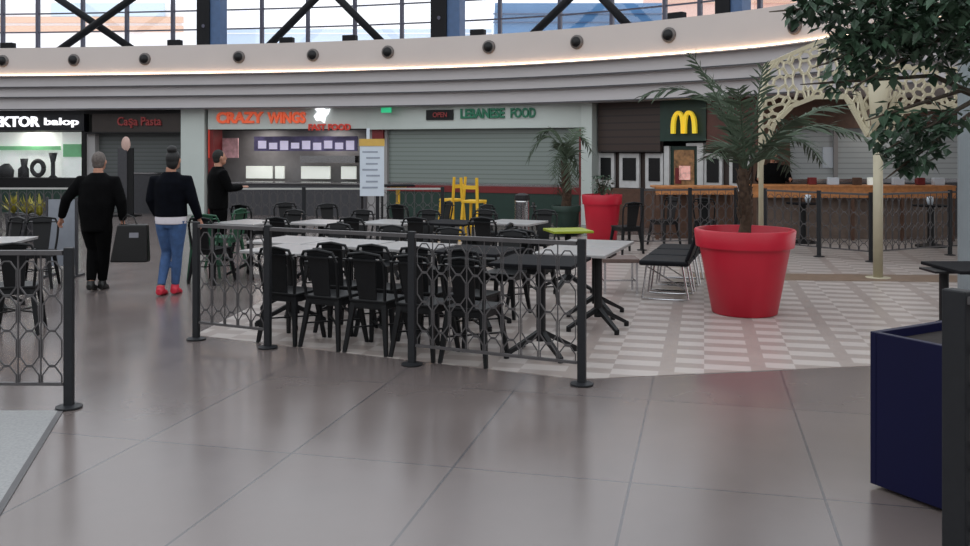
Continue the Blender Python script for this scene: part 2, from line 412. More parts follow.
# clerestory: steel columns, braces, glazing
OG, OC = offs(3.2), offs(2.2)
def colstand(px, wpx, label):
    p, t = hit(px, OC); wd = wpx * p.y / F; rz = math.atan2(t.y, t.x)
    r = thing('steel_column', label, 'column', (p.x, p.y, 4.2), rz, 'steel columns above the fascia')
    b = MB(); b.box((-wd * .22, 0, 3), (wd * .56, .5, 6)); b.build('web', M_STEEL, r)
    b = MB(); b.box((wd * .28, .02, 3), (wd * .44, .44, 6)); b.build('flange', M_BLUESTEEL, r)
    b = MB(); b.tube([(-wd * .2, -.25, 1.0), (-wd * .2, -.27, 1.0)], .05, 10); b.build('bolt_cap', M_MULLION, r)
colstand(212, 24, 'black and blue steel column above the fascia at left')
colstand(448, 30, 'black and blue steel column above the middle of the fascia')
colstand(733, 28, 'black and blue steel column above the fascia at right, by the pink building')
OB = offs(2.0)
def brace(p0, p1, label, ofs):
    pts = offs(ofs); a, _ = hit(p0[0], pts); c, _ = hit(p1[0], pts)
    za = 4.46; zc = H + (HY - p1[1]) * c.y / F
    A, C_ = Vector((a.x, a.y, za)), Vector((c.x, c.y, zc)); A2 = A
    b = MB(); b.tube([A2, C_ + (C_ - A) * .55], .105, 10); o = b.build('diagonal_brace', M_STEEL, smooth=True)
    tag(o, label, 'brace', 'diagonal steel braces')
brace((52, 46), (130, 0), 'black brace leaning right, one of the crossed pair at left', 2.1)
brace((142, 45), (60, 0), 'black brace leaning left, one of the crossed pair at left', 2.5)
brace((262, 41), (312, 2), 'black brace rising to the right between the left and middle columns', 2.3)
brace((389, 36), (342, 2), 'black brace rising to the left toward the middle column foot', 2.3)
brace((523, 28), (567, 1), 'black brace in front of the blue building, rising to the right', 2.3)
brace((638, 18), (604, 0), 'black brace in front of the blue building, rising to the left', 2.3)
i0, i1 = 0, len(CURVE) - 22
struct(ribbon(3.19, 3.215, 4.2, 10, i0, i1).build('window_1', M_GLASS), 'curved clerestory glazing above the fascia', 'window')
mm = MB()
for px in (-60, -30, 3, 38, 83, 127, 173, 262, 308, 355, 402, 500, 560, 612, 665, 700, 760, 800, 850, 900):
    p, t = hit(px, OG); mm.box((p.x, p.y, 7.15), (.09, .12, 5.7), math.atan2(t.y, t.x))
struct(mm.build('trim_7', M_MULLION), 'vertical grey glazing bars of the clerestory', 'glazing bars')
for k, z in enumerate((5.26, 5.82, 6.9, 8.2, 9.4)):
    struct(ribbon(3.16, 3.24, z, z + .035, i0, i1).build('trim_8', M_MULLION))

# buildings outside the glazing
def outside(label, px0, px1, py0, py1, Y, m, floors, fm, name='building', z0=0):
    x0, x1 = (px0 - CX) * Y / F, (px1 - CX) * Y / F; zt = H + (HY - py0) * Y / F
    r = thing(name, label, 'building', ((x0 + x1) / 2, Y, z0))
    b = MB(); b.box((0, 4, (zt - z0) / 2), (x1 - x0, 8, zt - z0)); b.build('wall', m, r)
    for (f0, f1) in floors:
        za, zb = H + (HY - f1) * Y / F - z0, H + (HY - f0) * Y / F - z0
        b = MB(); b.box((0, -.06, (za + zb) / 2), (x1 - x0 + .2, .2, zb - za)); b.build('facade_band', fm, r)
    return r
M_PALE = mat('pale_white_facade', (246, 244, 246), .8, vary=.02)
M_PALEBLUE = mat('pale_blue_band', (206, 222, 238), .7, vary=.02)
r = outside('pale building with peach bands outside the glazing at left', -60, 182, 4, 60, 60, M_PALE, [(17, 23), (26, 32)], M_TAN)
b = MB(); x0 = (52 - CX) * 60 / F - r.location.x; x1 = (165 - CX) * 60 / F - r.location.x
b.box(((x0 + x1) / 2, -.05, H + (HY - 10) * 60 / F), (x1 - x0, .16, .9)); b.build('window_band', M_PALEBLUE, r)
outside('blue clad building outside the glazing, right of the middle column', 495, 662, 3, 60, 45, M_BLUEF, [(13.5, 14.5), (22, 23)], M_BLUESTEEL)
outside('pale pink building outside the glazing at right', 666, 800, -60, 60, 55, M_PINK, [(2, 3)], M_TAN)
outside('low pale blue parapet building far outside at centre', 215, 492, 29, 60, 70, M_PALEBLUE, [(33, 34)], M_PALE)

# ------------------------------------------------------------------ shop fronts
OS = offs(.85)
class Seg:
    def __init__(s, pa, pb):
        s.a, _ = hit(pa, OS); s.b = hit(pb, OS)[0] if pb < 900 else Vector(((pb - CX) * 18.6 / F, 18.6, 0)); s.d = (s.b - s.a).normalized(); s.n = Vector((-s.d.y, s.d.x, 0)); s.rz = math.atan2(s.d.y, s.d.x); s.pa, s.pb = pa, pb
    def at(s, px, off=0):
        k = (px - CX) / F; a = s.a + s.n * off; t = (k * a.y - a.x) / (s.d.x - k * s.d.y); return a + s.d * t
    def z(s, px, py, off=0): return H + (HY - py) * s.at(px, off).y / F
    def box(s, mb, px0, px1, z0, z1, front, depth):
        """front = how far the face stands before the shop line (negative: behind it)"""
        a, c = s.at(px0, -front), s.at(px1, -front); q, r = a + s.n * depth, c + s.n * depth
        return mb.hexa([(p.x, p.y, z) for z in (z0, z1) for p in (a, c, r, q)])
CT = 2.80
SEGS = [('A', -60, 84), ('B', 84, 183), ('C', 208, 367), ('D', 367, 585), ('E', 598, 757), ('F', 757, 985)]
S = {k: Seg(a, c) for k, a, c in SEGS}
# back of the shops and party walls
wb = MB(); pts = [p for p in offs(3.2) if p.x < 7.2]
vs = []
for p in pts: vs += [(p.x, p.y, 0), (p.x, p.y, 2.80)]
wb.add(vs, [(i * 2, i * 2 + 2, i * 2 + 3, i * 2 + 1) for i in range(len(vs) // 2 - 1)])
md = struct(wb.build('wall_front', M_DARK), 'dark rear wall inside the shops', 'wall')
sol = md.modifiers.new('thickness', 'SOLIDIFY'); sol.thickness = .1
def pil(px0, px1, m, name, label, z1=CT, sg=None):
    a, t = hit((px0 + px1) / 2, OS); wd = (px1 - px0) * a.y / F
    b = MB(); b.box((a.x, a.y + .12, z1 / 2), (wd, .5, z1), math.atan2(t.y, t.x)); return struct(b.build(name, m), label, 'pillar')
pil(183, 208, M_STORE_W, 'wall_front', 'pale grey pillar left of the orange letters')
pil(586, 598, M_STORE_W, 'wall_front', 'pale grey pillar right of the grey shutter')

# shop A: bright shop at far left
s = S['A']; b = MB(); s.box(b, -60, 83, s.z(40, 131), CT, .1, .3)
sg = thing('shop_sign', 'black shop sign with white lit letters at far left', 'sign', s.at(40)); sg.rotation_euler.z = s.rz
def local(o, parent):
    o.parent = parent; o.matrix_parent_inverse = (Matrix.Translation(parent.location) @ Matrix.Rotation(parent.rotation_euler.z, 4, 'Z')).inverted(); return o
def sbuild(b, name, m, parent, **k):
    o = b.build(name, m, **k); return local(o, parent)
def part(s, parent, name, m, px0, px1, z0, z1, front, depth, bevel=0):
    b = MB(); s.box(b, px0, px1, z0, z1, front, depth); return sbuild(b, name, m, parent, bevel=bevel)
def stext(s, parent, name, body, m, px0, px1, z0, z1, front, bold=0, depth=.05):
    a, c = s.at(px0, -front), s.at(px1, -front)
    o = text_mesh(name, body, (c - a).length, z1 - z0, m, None, (a.x, a.y, z0), s.d, depth, bold); return local(o, parent)
zb = s.z(40, 131)
part(s, sg, 'sign_board', M_SIGN_BLK, -60, 84, zb, CT, .1, .25)
stext(s, sg, 'lettering', 'SEKTOR', M_TXT_WHITE, -12, 40, s.z(20, 127), s.z(20, 116.5), .1, .02)
stext(s, sg, 'lettering', 'balop', M_TXT_WHITE, 45, 79, s.z(60, 127.5), s.z(60, 118), .1, .01)
r = thing('shop_window', 'bright lit shop window with green panel at far left', 'shop window', s.at(40)); r.rotation_euler.z = s.rz
zc = s.z(40, 178)
part(s, r, 'display_back', M_BRIGHT, -60, 62, zc, zb - .02, -.7, .1)
part(s, r, 'display_panel', M_BRIGHT, 62, 82, zc, zb - .02, -.55, .1)
part(s, r, 'green_panel', M_GREENLIT, 63, 81, s.z(70, 157), s.z(70, 144), -.5, .05)
part(s, r, 'green_band', M_GREENLIT, -60, 60, s.z(30, 150), s.z(30, 146), -.6, .05)
part(s, r, 'plinth', M_BLACK, -60, 84, s.z(40, 188), zc, -.02, .6)
part(s, r, 'base_panel', M_GREENP, -60, 84, .0, s.z(40, 188), -.05, .5)
part(s, r, 'frame_post', M_BLACK, 81.5, 85.5, 0, zb, .02, .12)
part(s, r, 'pane', M_GLASS, -60, 81, zc, zb - .02, -.1, .02)
for k, (px0, px1, py0, py1, lab) in enumerate(((-6, 14, 163, 177, 'long low black'), (18, 29, 158, 177, 'tall black'), (30, 46, 158, 177, 'round black white centred'), (48, 58, 152, 177, 'slim upright dark'))):
    a = s.at((px0 + px1) / 2, .3); wd = (px1 - px0) * a.y / F; hh = (py1 - py0) * a.y / F
    r = thing('display_item', lab + ' item on show in the bright shop window', 'display item', (a.x, a.y, zc), s.rz, 'items in the bright shop window')
    b = MB()
    if k == 2: b.tube([Vector((math.cos(t * PI / 12) * wd * .38, 0, hh * .5 + math.sin(t * PI / 12) * hh * .38)) for t in range(25)], hh * .12, 8)
    elif k == 0: b.rings([(0, 0, 0, wd * .5, .12), (.02, 0, hh * .5, wd * .5, .12), (.05, 0, hh * .8, wd * .3, .1), (.08, 0, hh, wd * .12, .06)], 16)
    elif k == 1: b.rings([(0, 0, 0, wd * .5, .1), (0, 0, hh * .45, wd * .5, .1), (.02, 0, hh * .6, wd * .25, .08), (.02, 0, hh, wd * .34, .1)], 16)
    else: b.rings([(0, 0, 0, wd * .5, .1), (0, 0, hh * .1, wd * .2, .06), (0, 0, hh * .6, wd * .2, .06), (0, 0, hh, wd * .45, .08)], 16)
    b.build('body', M_BLACK, r, smooth=True)
    if k == 2: b = MB(); b.tube([(0, -.03, hh * .5), (0, .03, hh * .5)], hh * .2, 16); b.build('centre_disc', M_BRIGHT, r)
# shop B: dark shop with red script sign
s = S['B']; zb = s.z(133, 132)
sg = thing('shop_sign', 'dark brown shop sign with dull red script above the dark shutter', 'sign', s.at(133)); sg.rotation_euler.z = s.rz
part(s, sg, 'sign_board', mat('dark_brown_sign', (46, 38, 35), .5), 92, 180, zb, CT, .1, .25)
part(s, sg, 'border', M_BLACK, 84, 183, CT - .1, CT, .12, .27)
part(s, sg, 'border', M_BLACK, 84, 183, zb - .04, zb, .12, .27)
stext(s, sg, 'lettering', 'Ca\u015fa Pasta', M_TXT_DRED, 118, 162, s.z(140, 128), s.z(140, 117), .1, .012)
r = thing('food_kiosk', 'dark shop front with grey shutter behind the two walkers', 'shop front', s.at(133)); r.rotation_euler.z = s.rz
part(s, r, 'shutter', M_SHUT_D, 92, 181, .0, zb - .04, -.25, .08)
part(s, r, 'side_panel', M_CONC, 85.5, 95, 0, zb - .04, -.05, .2)
part(s, r, 'frame_post', M_BLACK, 180.5, 183.5, 0, zb, .05, .2)
part(s, r, 'counter', M_DGREY, 134, 180, 0, s.z(150, 174), -.02, .2)
part(s, r, 'counter_top', M_CHROME, 133, 180, s.z(150, 174), s.z(150, 172.5), 0, .22)
r = thing('banner_stand', 'grey upright banner stand with pale head behind the bald man', 'banner stand', s.at(127, -1.0)); r.rotation_euler.z = s.rz
z1 = s.z(122, 148, -1)
b = MB(); b.box((-.12, 0, z1 / 2 + .02), (.26, .06, z1 - .04)); b.build('panel', M_DGREY, r, bevel=.01)
b = MB(); b.box((.09, .02, z1 / 2 + .02), (.16, .06, z1 - .04)); b.build('panel', M_BLACK, r, bevel=.01)
b = MB(); b.ell((-.03, 0, z1 + .1), (.13, .05, .2)); b.build('emblem', mat('pale_pink_emblem', (190, 160, 150), .5), r, True)
b = MB(); b.box((0, 0, .02), (.6, .4, .04)); b.build('base', M_BLACK, r)
# shop C: orange letters
s = S['C']; zb = s.z(290, 129)
sg = thing('shop_sign', 'grey shop fascia with orange letters and white logo', 'sign', s.at(290)); sg.rotation_euler.z = s.rz
part(s, sg, 'sign_board', M_STORE_W, 208, 367, zb, CT, .08, .25)
stext(s, sg, 'lettering', 'CRAZY', M_TXT_ORANGE, 217, 264, s.z(240, 123.5), s.z(240, 112), .08, .04)
stext(s, sg, 'lettering', 'WINGS', M_TXT_ORANGE, 268, 306, s.z(290, 123.5), s.z(290, 112), .08, .04)
stext(s, sg, 'lettering', 'FAST FOOD', M_TXT_RED, 309, 351, s.z(330, 130.5), s.z(330, 124), .1, .03)
b = MB(); a = s.at(322, -.1); k = a.y / F
pl = [(-8, 0), (-4, 4), (-7, 7), (0, 9), (5, 6), (9, 7), (7, 2), (4, -1), (3, -7), (-1, -4), (-5, -5)]
vs = [a + s.d * x * k + Vector((0, 0, s.z(322, 116, -.1) + y * k)) - s.n * dd_ for dd_ in (0, .06) for x, y in pl]
n = len(pl); b.add(vs, [list(range(n)), list(range(n, 2 * n))[::-1]] + [(i, (i + 1) % n, n + (i + 1) % n, n + i) for i in range(n)])
sbuild(b, 'logo', M_TXT_WHITE, sg)
r = thing('food_kiosk', 'open food kiosk with purple menu board below the orange letters', 'shop front', s.at(290)); r.rotation_euler.z = s.rz
zc = s.z(290, 184)
part(s, r, 'side_panel', M_REDP, 208, 213, 0, zb, .0, .5)
part(s, r, 'frame_post', M_TXT_RED, 208, 209.5, s.z(208, 158), zb, .02, .1)
part(s, r, 'back_panel', mat('grey_kiosk_back', (120, 118, 120), .6), 213, 366, 0, zb, -1.3, .1)
part(s, r, 'menu_board', M_MENU, 254, 357, s.z(300, 151), s.z(300, 136), -.6, .06)
for k in range(9):
    px = 258 + k * 11; part(s, r, 'menu_print', M_MENUTXT, px, px + 8, s.z(300, 148.5 + (k % 3) * .7), s.z(300, 140.5 + (k % 2) * 2), -.57, .02)
part(s, r, 'menu_picture', mat('pinkish_poster', (170, 130, 134), .5, emit=.1, vary=.3, scale=8), 217, 238, s.z(228, 158), s.z(228, 138), -.5, .04)
part(s, r, 'hood', M_CHROME, 300, 355, s.z(330, 163), s.z(330, 156), -.75, .4)
for px0, px1 in ((246, 272), (275, 284), (301, 330), (341, 356)):
    part(s, r, 'lit_panel', M_BRIGHT, px0, px1, s.z(300, 180), s.z(300, 167), -1.0, .06)
part(s, r, 'counter', M_DGREY, 213, 366, 0, zc, -.05, .7)
part(s, r, 'counter_top', M_CHROME, 212, 366, zc, zc + .04, .0, .8)
# shop D: grey shutter, green letters
s = S['D']; zb = s.z(480, 128.5)
sg = thing('shop_sign', 'pale grey shop fascia with green LEBANESE FOOD letters', 'sign', s.at(470)); sg.rotation_euler.z = s.rz
part(s, sg, 'sign_board', M_STORE_W, 367, 586, zb, CT, .08, .25)
stext(s, sg, 'lettering', 'LEBANESE', M_TXT_GREEN, 461, 505, s.z(480, 118.5), s.z(480, 108.5), .08, .035)
stext(s, sg, 'lettering', 'FOOD', M_TXT_GREEN, 511, 536, s.z(520, 118), s.z(520, 108), .08, .03)
part(s, sg, 'display_screen', M_BLACK, 426, 453, s.z(440, 120), s.z(440, 110), .12, .1)
stext(s, sg, 'lettering', 'OPEN', M_TXT_DRED, 433, 447, s.z(440, 117.5), s.z(440, 112.5), .13, .01, .02)
r = thing('roller_shutter', 'closed grey roller shutter under the green letters', 'shutter', s.at(480)); r.rotation_euler.z = s.rz
zc = s.z(480, 186)
part(s, r, 'curtain', M_SHUT, 387, 579, zc + .05, zb, -.2, .06)
part(s, r, 'bottom_rail', M_CHROME, 387, 579, zc, zc + .05, -.18, .1)
part(s, r, 'guide_rail', M_REDP, 579, 586, 0, zb + .02, .02, .25)
part(s, r, 'guide_rail', M_CONC, 367, 387, 0, zb, -.1, .25)
part(s, r, 'header_panel', M_REDP, 372, 383, s.z(378, 141), zb, -.02, .1)
r = thing('serving_counter', 'dark green and red shop counter below the grey shutter', 'counter', s.at(480)); r.rotation_euler.z = s.rz
part(s, r, 'body', M_GREENP, 387, 579, 0, zc - .16, .0, .6)
part(s, r, 'red_band', M_REDP, 387, 579, zc - .16, zc - .005, .02, .62)
ex = thing('exit_sign', 'small green lit exit sign under the soffit', 'sign', S['D'].at(386, -.35)); ex.rotation_euler.z = s.rz
ze = s.z(386, 113.5, -.35)
part(s, ex, 'lit_face', M_EXIT, 381, 391, ze + .02, ze + .15, .36, .04)
part(s, ex, 'hanger', M_DGREY, 386, 387, ze + .17, CT + .02, .35, .02)
# shop E: brown slatted front with the yellow M
s = S['E']
r = thing('food_kiosk', 'dark brown slatted restaurant front with white framed hatches', 'shop front', s.at(680)); r.rotation_euler.z = s.rz
zt = s.z(680, 152)
part(s, r, 'slatted_panel', M_WOODSLAT, 598, 660, zt, CT, -.05, .15)
part(s, r, 'sign_panel', M_GREENP, 660, 706, s.z(680, 141), CT, -.02, .15)
part(s, r, 'slatted_panel', mat('red_brown_panel', (84, 48, 40), .5, vary=.15), 706, 757, zt, CT, -.05, .15)
part(s, r, 'wall_panel', mat('dark_brown_wall', (58, 46, 42), .6), 598, 757, 0, zt, -.3, .1)
part(s, r, 'counter', M_BROWN, 598, 757, 0, .85, -.05, .22)
M_FR = mat('white_hatch_frame', (196, 196, 196), .5)
for px0, px1 in ((597, 614), (619, 639), (645, 663), (703, 722), (729, 750)):
    fr = part(s, r, 'hatch_frame', M_FR, px0, px1, .86, s.z(640, 153), -.2, .08, bevel=.01)
    b = MB(); s.box(b, px0 + 3.5, px1 - 3.5, s.z(640, 181), s.z(640, 158), -.18, .06); o = sbuild(b, 'hatch', M_BLACK, r)
for px0, px1 in ((664, 669), (697, 703)):
    part(s, r, 'door_post', M_FR, px0, px1, .86, s.z(680, 146), -.15, .15)
part(s, r, 'door_head', M_FR, 686, 703, s.z(680, 146), s.z(680, 143), -.15, .15)
part(s, r, 'doorway', M_GREENP, 669, 697, .86, s.z(680, 146), -.22, .06)
part(s, r, 'menu_poster', mat('colourful_poster', (132, 96, 62), .5, emit=.12, vary=.6, scale=9), 674, 694, s.z(680, 188), s.z(680, 150), -.2, .04)
part(s, r, 'poster_picture', mat('pink_white_picture', (226, 170, 160), .5, emit=.3, vary=.3, scale=10), 679, 690, s.z(680, 180), s.z(680, 166), -.18, .03)
part(s, r, 'poster_picture', M_REDP, 675, 681, s.z(680, 184), s.z(680, 168), -.18, .03)
# yellow arched M
b = MB(); a = s.at(683, -.12); k = a.y / F; zm = s.z(683, 133, -.12)
for sd in (-1, 1):
    pts_, rs_ = [], []
    for i in range(15):
        t = i / 14; ang = PI * t
        x = sd * (5.6 - 5.0 * math.cos(ang)) ; y = 20.5 * (math.sin(ang) ** .62)
        if sd * x > 5.6: x = sd * (5.6 + (abs(x) - 5.6) * 1.25)
        pts_.append(a + s.d * x * k + Vector((0, 0, zm + y * k))); rs_.append((1.75 * k, .05))
    # flat bands rather than round tubes
    for i in range(14):
        p, q = pts_[i], pts_[i + 1]; t = (q - p).normalized(); sd_ = t.cross(s.n).normalized() * (1.75 * k if 2 < i < 11 else 2.0 * k)
        e = t * .01
        b.hexa([p - sd_ - e, p + sd_ - e, p + sd_ - e + s.n * .08, p - sd_ - e + s.n * .08, q - sd_ + e, q + sd_ + e, q + sd_ + e + s.n * .08, q - sd_ + e + s.n * .08])
tag(b.build('arched_letter_sign', M_TXT_YEL), 'yellow double arched letter M on the dark restaurant front', 'sign')
# shop F: grey shop behind the cream lattice
s = S['F']
r = thing('food_kiosk', 'pale grey shuttered shop front behind the cream lattice', 'shop front', s.at(870)); r.rotation_euler.z = s.rz
part(s, r, 'header', M_BROWN, 758, 985, s.z(860, 128), CT, -.05, .2)
part(s, r, 'curtain', slat_mat('pale_roller_shutter', (178, 184, 186), (152, 158, 160), .11, .32, .1), 790, 985, s.z(870, 180), s.z(860, 128), -.2, .06)
part(s, r, 'bottom_rail', M_CHROME, 790, 985, s.z(870, 183), s.z(870, 179), -.15, .08)
part(s, r, 'divider', M_CONC, 834, 838, s.z(870, 180), s.z(860, 128), -.15, .06)
part(s, r, 'poster', M_PAPER, 823, 833, s.z(830, 168), s.z(830, 147), -.18, .03)
part(s, r, 'side_wall', M_BROWN, 757, 790, 0, CT - .3, -.05, .2)
part(s, r, 'counter', M_DGREY, 790, 985, 0, s.z(870, 183), -.05, .3)

# grey column at the right edge
b = MB(); b.lathe([(.2, 0), (.2, 3.6)], 28, (4.95, 9.0, 0)); b.lathe([(.23, 0), (.23, .1)], 28, (4.95, 9.0, 0))
o = b.build('round_column', mat('blue_grey_column', (126, 134, 138), .5, vary=.04), smooth=False); tag(o, 'smooth blue grey round column at the right edge', 'column')
cap = MB(); 

# ------------------------------------------------------------------ fences
FH, FB = 1.07, .16
def fence(name, label, posts, group=None, top_m=None, FH=FH, pw=.062, skip=()):
    root = thing(name, label, 'fence', posts[0], 0, group)
    L = [Vector(p) - Vector(posts[0]) for p in posts]
    for i, p in enumerate(L):
        dv = (L[min(i + 1, len(L) - 1)] - L[max(i - 1, 0)]).normalized(); rz = math.atan2(dv.y, dv.x)
        b = MB(); b.box((p.x, p.y, FH / 2 + .005), (pw, pw * .66, FH - .01), rz); po = b.build('post', M_POST, root, bevel=.006)
        b = MB(); b.lathe([(.085, 0), (.085, .01), (.04, .018)], 20, (p.x, p.y, .004)); b.build('base_plate', M_POST, po)
    for i in range(len(L) - 1):
        p, q = L[i], L[i + 1]; d = (q - p); ln = d.length; d.normalize(); nrm = Vector((-d.y, d.x, 0))
        p, q = p + d * .037, q - d * .037; ln -= .074
        b = MB(); b.bar(p + Vector((0, 0, FH - .035)), q + Vector((0, 0, FH - .035)), .045, .03); b.build('top_rail', top_m or M_LATT, root)
        if i in skip: continue
        b = MB(); b.bar(p + Vector((0, 0, FB)), q + Vector((0, 0, FB)), .025, .02); b.build('bottom_rail', M_LATT, root)
        n = max(1, round(ln / .15)); st_ = ln / n; b = MB(); zt = FH - .05
        def at(u, z): return p + d * u + Vector((0, 0, z))
        for k in range(1, n): b.bar(at(k * st_, FB), at(k * st_, zt), .0085, .010)
        for k in range(n):
            c = (k + .5) * st_; hw = st_ / 2 - .012
            for z0 in (.045, .28, .513, .747):
                z1 = z0 + .233; ch = .06
                oc = [(-hw * .35, z0 + .004), (hw * .35, z0 + .004), (hw, z0 + ch), (hw, z1 - ch), (hw * .35, z1 - .004), (-hw * .35, z1 - .004), (-hw, z1 - ch), (-hw, z0 + ch)]
                if z0 < FB: oc = [(-hw, FB), (-hw, z1 - ch), (-hw * .35, z1 - .004), (hw * .35, z1 - .004), (hw, z1 - ch), (hw, FB)]
                m_ = len(oc)
                for j in range(m_ if z0 >= FB else m_ - 1):
                    u0, w0 = oc[j]; u1, w1 = oc[(j + 1) % m_]
                    b.bar(at(c + u0, w0), at(c + u1, w1), .0068, .009)
        b.build('lattice_panel', M_LATT, root)
    return root
g0 = G(69, 408)
fence('metal_fence', 'dark grey lattice fence at far left with a post on the grey tiles', [g0, g0 + Vector((-1.45, .03, 0)), g0 + Vector((-2.9, .06, 0))])
fence('metal_fence', 'long dark lattice fence in front of the black chairs', [FS(-2.25, 0), FS(-1.44, 0), FS(0, 0), FS(1.43, 0)], skip=(1,))
fence('metal_fence', 'far dark lattice fence behind the cream pole at right', [G(765, 251), G(819, 257), G(871, 262), G(950, 255.5), G(950, 255.5) + Vector((1.6, .3, 0))])
fence('metal_fence', 'far lattice fence with pale rail left of the bald man', [Vector((-10.6, 16, 0)), Vector((-9.1, 16, 0)), Vector((-7.35, 16, 0))], top_m=M_RAIL)
fence('metal_fence', 'far lattice fence with pale rail before the kiosk and menu board', [Vector((-4.7, 15.9, 0)), Vector((-3.2, 15.9, 0)), Vector((-1.9, 15.9, 0)), Vector((-.75, 15.9, 0))], top_m=M_RAIL)
fence('metal_fence', 'far lattice fence before the low brown counter', [G(642, 250.5), G(690, 250), G(736, 249)])
fence('metal_fence', 'near dark fence post and panel at the right edge before the blue planter', [Vector((1.882, 3.58, 0)), Vector((2.5, 2.5, 0))], FH=1.165, pw=.10)

# ------------------------------------------------------------------ furniture prototypes
def make_chair(name, m, cat='chair'):
    r = thing(name, '', cat)
    b = MB(); b.box((0, 0, .445), (.37, .37, .025)); b.box((0, 0, .405), (.34, .34, .06)); b.build('seat', m, r, bevel=.008)
    for sx in (-1, 1):
        for sy in (-1, 1):
            b = MB(); b.bar((sx * .15, sy * .15, .435), (sx * .205, sy * .215, 0), .05, .035, .03, .024); b.build('leg', m, r)
    b = MB()
    hoop = [(-.165, -.17, .44), (-.185, -.2, .62), (-.19, -.225, .76), (-.15, -.235, .84), (0, -.245, .86), (.15, -.235, .84), (.19, -.225, .76), (.185, -.2, .62), (.165, -.17, .44)]
    b.tube(hoop, .014, 8); b.hexa([(-.085, -.175, .45), (.085, -.175, .45), (.085, -.163, .45), (-.085, -.163, .45), (-.115, -.245, .855), (.115, -.245, .855), (.115, -.232, .855), (-.115, -.232, .855)])
    b.bar((-.185, -.235, .80), (.185, -.235, .80), .09, .012)
    b.build('backrest', m, r)
    b = MB(); b.bar((-.17, -.18, .21), (.17, .18, .21), .02, .012); b.bar((-.17, .18, .21), (.17, -.18, .21), .02, .012); b.build('stretcher', m, r)
    return Proto(r)
def make_table(name, m_top, m_leg, wd=.7, h=.75, label='', cat='table', feet=4, ox=0):
    r = thing(name, label, cat)
    b = MB(); b.box((ox, 0, h - .015), (wd, wd, .03)); b.build('table_top', m_top, r, bevel=.006)
    b = MB(); b.tube([(0, 0, .12), (0, 0, h - .03)], .04, 14); b.box((0, 0, h - .04), (.3, .3, .018)); b.build('column', m_leg, r)
    for k in range(feet):
        a = PI / 4 + k * 2 * PI / feet
        b = MB(); c, s_ = math.cos(a), math.sin(a)
        b.bar((0, 0, .20), (.335 * c, .335 * s_, .035), .05, .045, .036, .03); b.tube([(.325 * c, .325 * s_, 0), (.325 * c, .325 * s_, .04)], .024, 10)
        b.build('foot', m_leg, r)
    return Proto(r)
PC = make_chair('metal_chair', M_CHAIR); PG = make_chair('metal_chair', M_CHAIR_G)
PT = make_table('pedestal_table', M_TABLE_L, M_BLACK); PD = make_table('pedestal_table', M_TABLE_D, M_BLACK)
PL = make_table('pedestal_table', M_LIME, M_BLACK, .5)

def seq(n): return ords[n]
# front tables seen below the fence
make_table('pedestal_table', M_TABLE_D, M_BLACK, .7, .8).put('dark topped pedestal table just behind the fence end, splayed black feet', G(541, 355), FA + .1, 'pedestal tables')
TA = -.35; PTS = make_table('pedestal_table', M_TABLE_L, M_BLACK, ox=-.2)
PTS.put('light topped pedestal table right of the fence end post', G(598, 329), TA, 'pedestal tables')
make_table('pedestal_table', M_TABLE_L, M_BLACK, ox=-.01).put('light topped pedestal table directly behind the one at the fence end post', (1.154, 9.39, 0), TA, 'pedestal tables')
PT.put('light topped table left of the black chairs, just behind the fence', FS(-1.92, .95), FA, 'pedestal tables')
# fence-aligned rows
for k, s_ in enumerate((-1.46, -1.0, -.54, -.08, .38)):
    PC.put('black metal chair in the row nearest the fence, %s from the left' % seq(k), FS(s_, .36), FA + random.uniform(-.04, .04), 'black metal chairs')
for k, s_ in enumerate((-1.25, -.8, -.35, .1)):
    PC.put('black metal chair in the second row behind the fence, %s from the left' % seq(k), FS(s_, .92), FA + random.uniform(-.04, .04), 'black metal chairs')
for k, s_ in enumerate((-2.45, -1.72, -.98)):
    PT.put('light topped table in the row behind the black chairs, %s from the left' % seq(k), FS(s_, 1.68), FA, 'pedestal tables')
PD.put('dark topped table in the row behind the black chairs, rightmost', FS(-.22, 1.68), FA, 'pedestal tables')
for k, s_ in enumerate((-2.45, -1.72, -.98, -.22)):
    PC.put('black metal chair facing the camera beyond the near tables, %s from the left' % seq(k), FS(s_, 2.3), FA + PI, 'black metal chairs')
for k, (px, Y) in enumerate(((204, 12.2), (226, 13.2))):
    PG.put('dark green metal chair by the left end of the fence, %s' % ('nearer one' if k == 0 else 'farther one'), ((px - CX) * Y / F, Y, 0), .3 + k, 'green chairs')
mid = [(250, 12.2), (322, 12.2), (392, 12.2), (452, 12.2), (515, 12.2)]
for k, (px, Y) in enumerate(mid):
    (PT if k != 3 else PD).put(('light' if k != 3 else 'dark') + ' topped table in the farther seating, %s from the left' % seq(k), ((px - CX) * Y / F, Y, 0), FA, 'pedestal tables')
    x = (px - CX) * Y / F
    PC.put('black metal chair in front of the farther table that is %s from the left' % seq(k), Vector((x, Y, 0)) - FN * .62 - FE * .1, FA + .05, 'black metal chairs')
    PC.put('black metal chair behind the farther table that is %s from the left' % seq(k), Vector((x, Y, 0)) + FN * .62 + FE * .1, FA + PI, 'black metal chairs')
Y = 11.0; PL.put('lime green topped table left of the far red pot', ((568 - CX) * Y / F, Y, 0), .2)
for k, (px, Y) in enumerate(((490, 10.6), (533, 9.9))):
    PC.put('black metal chair between the fence end and the lime table, %s from the left' % seq(k), ((px - CX) * Y / F, Y, 0), (1.3, -.6)[k], 'black metal chairs')
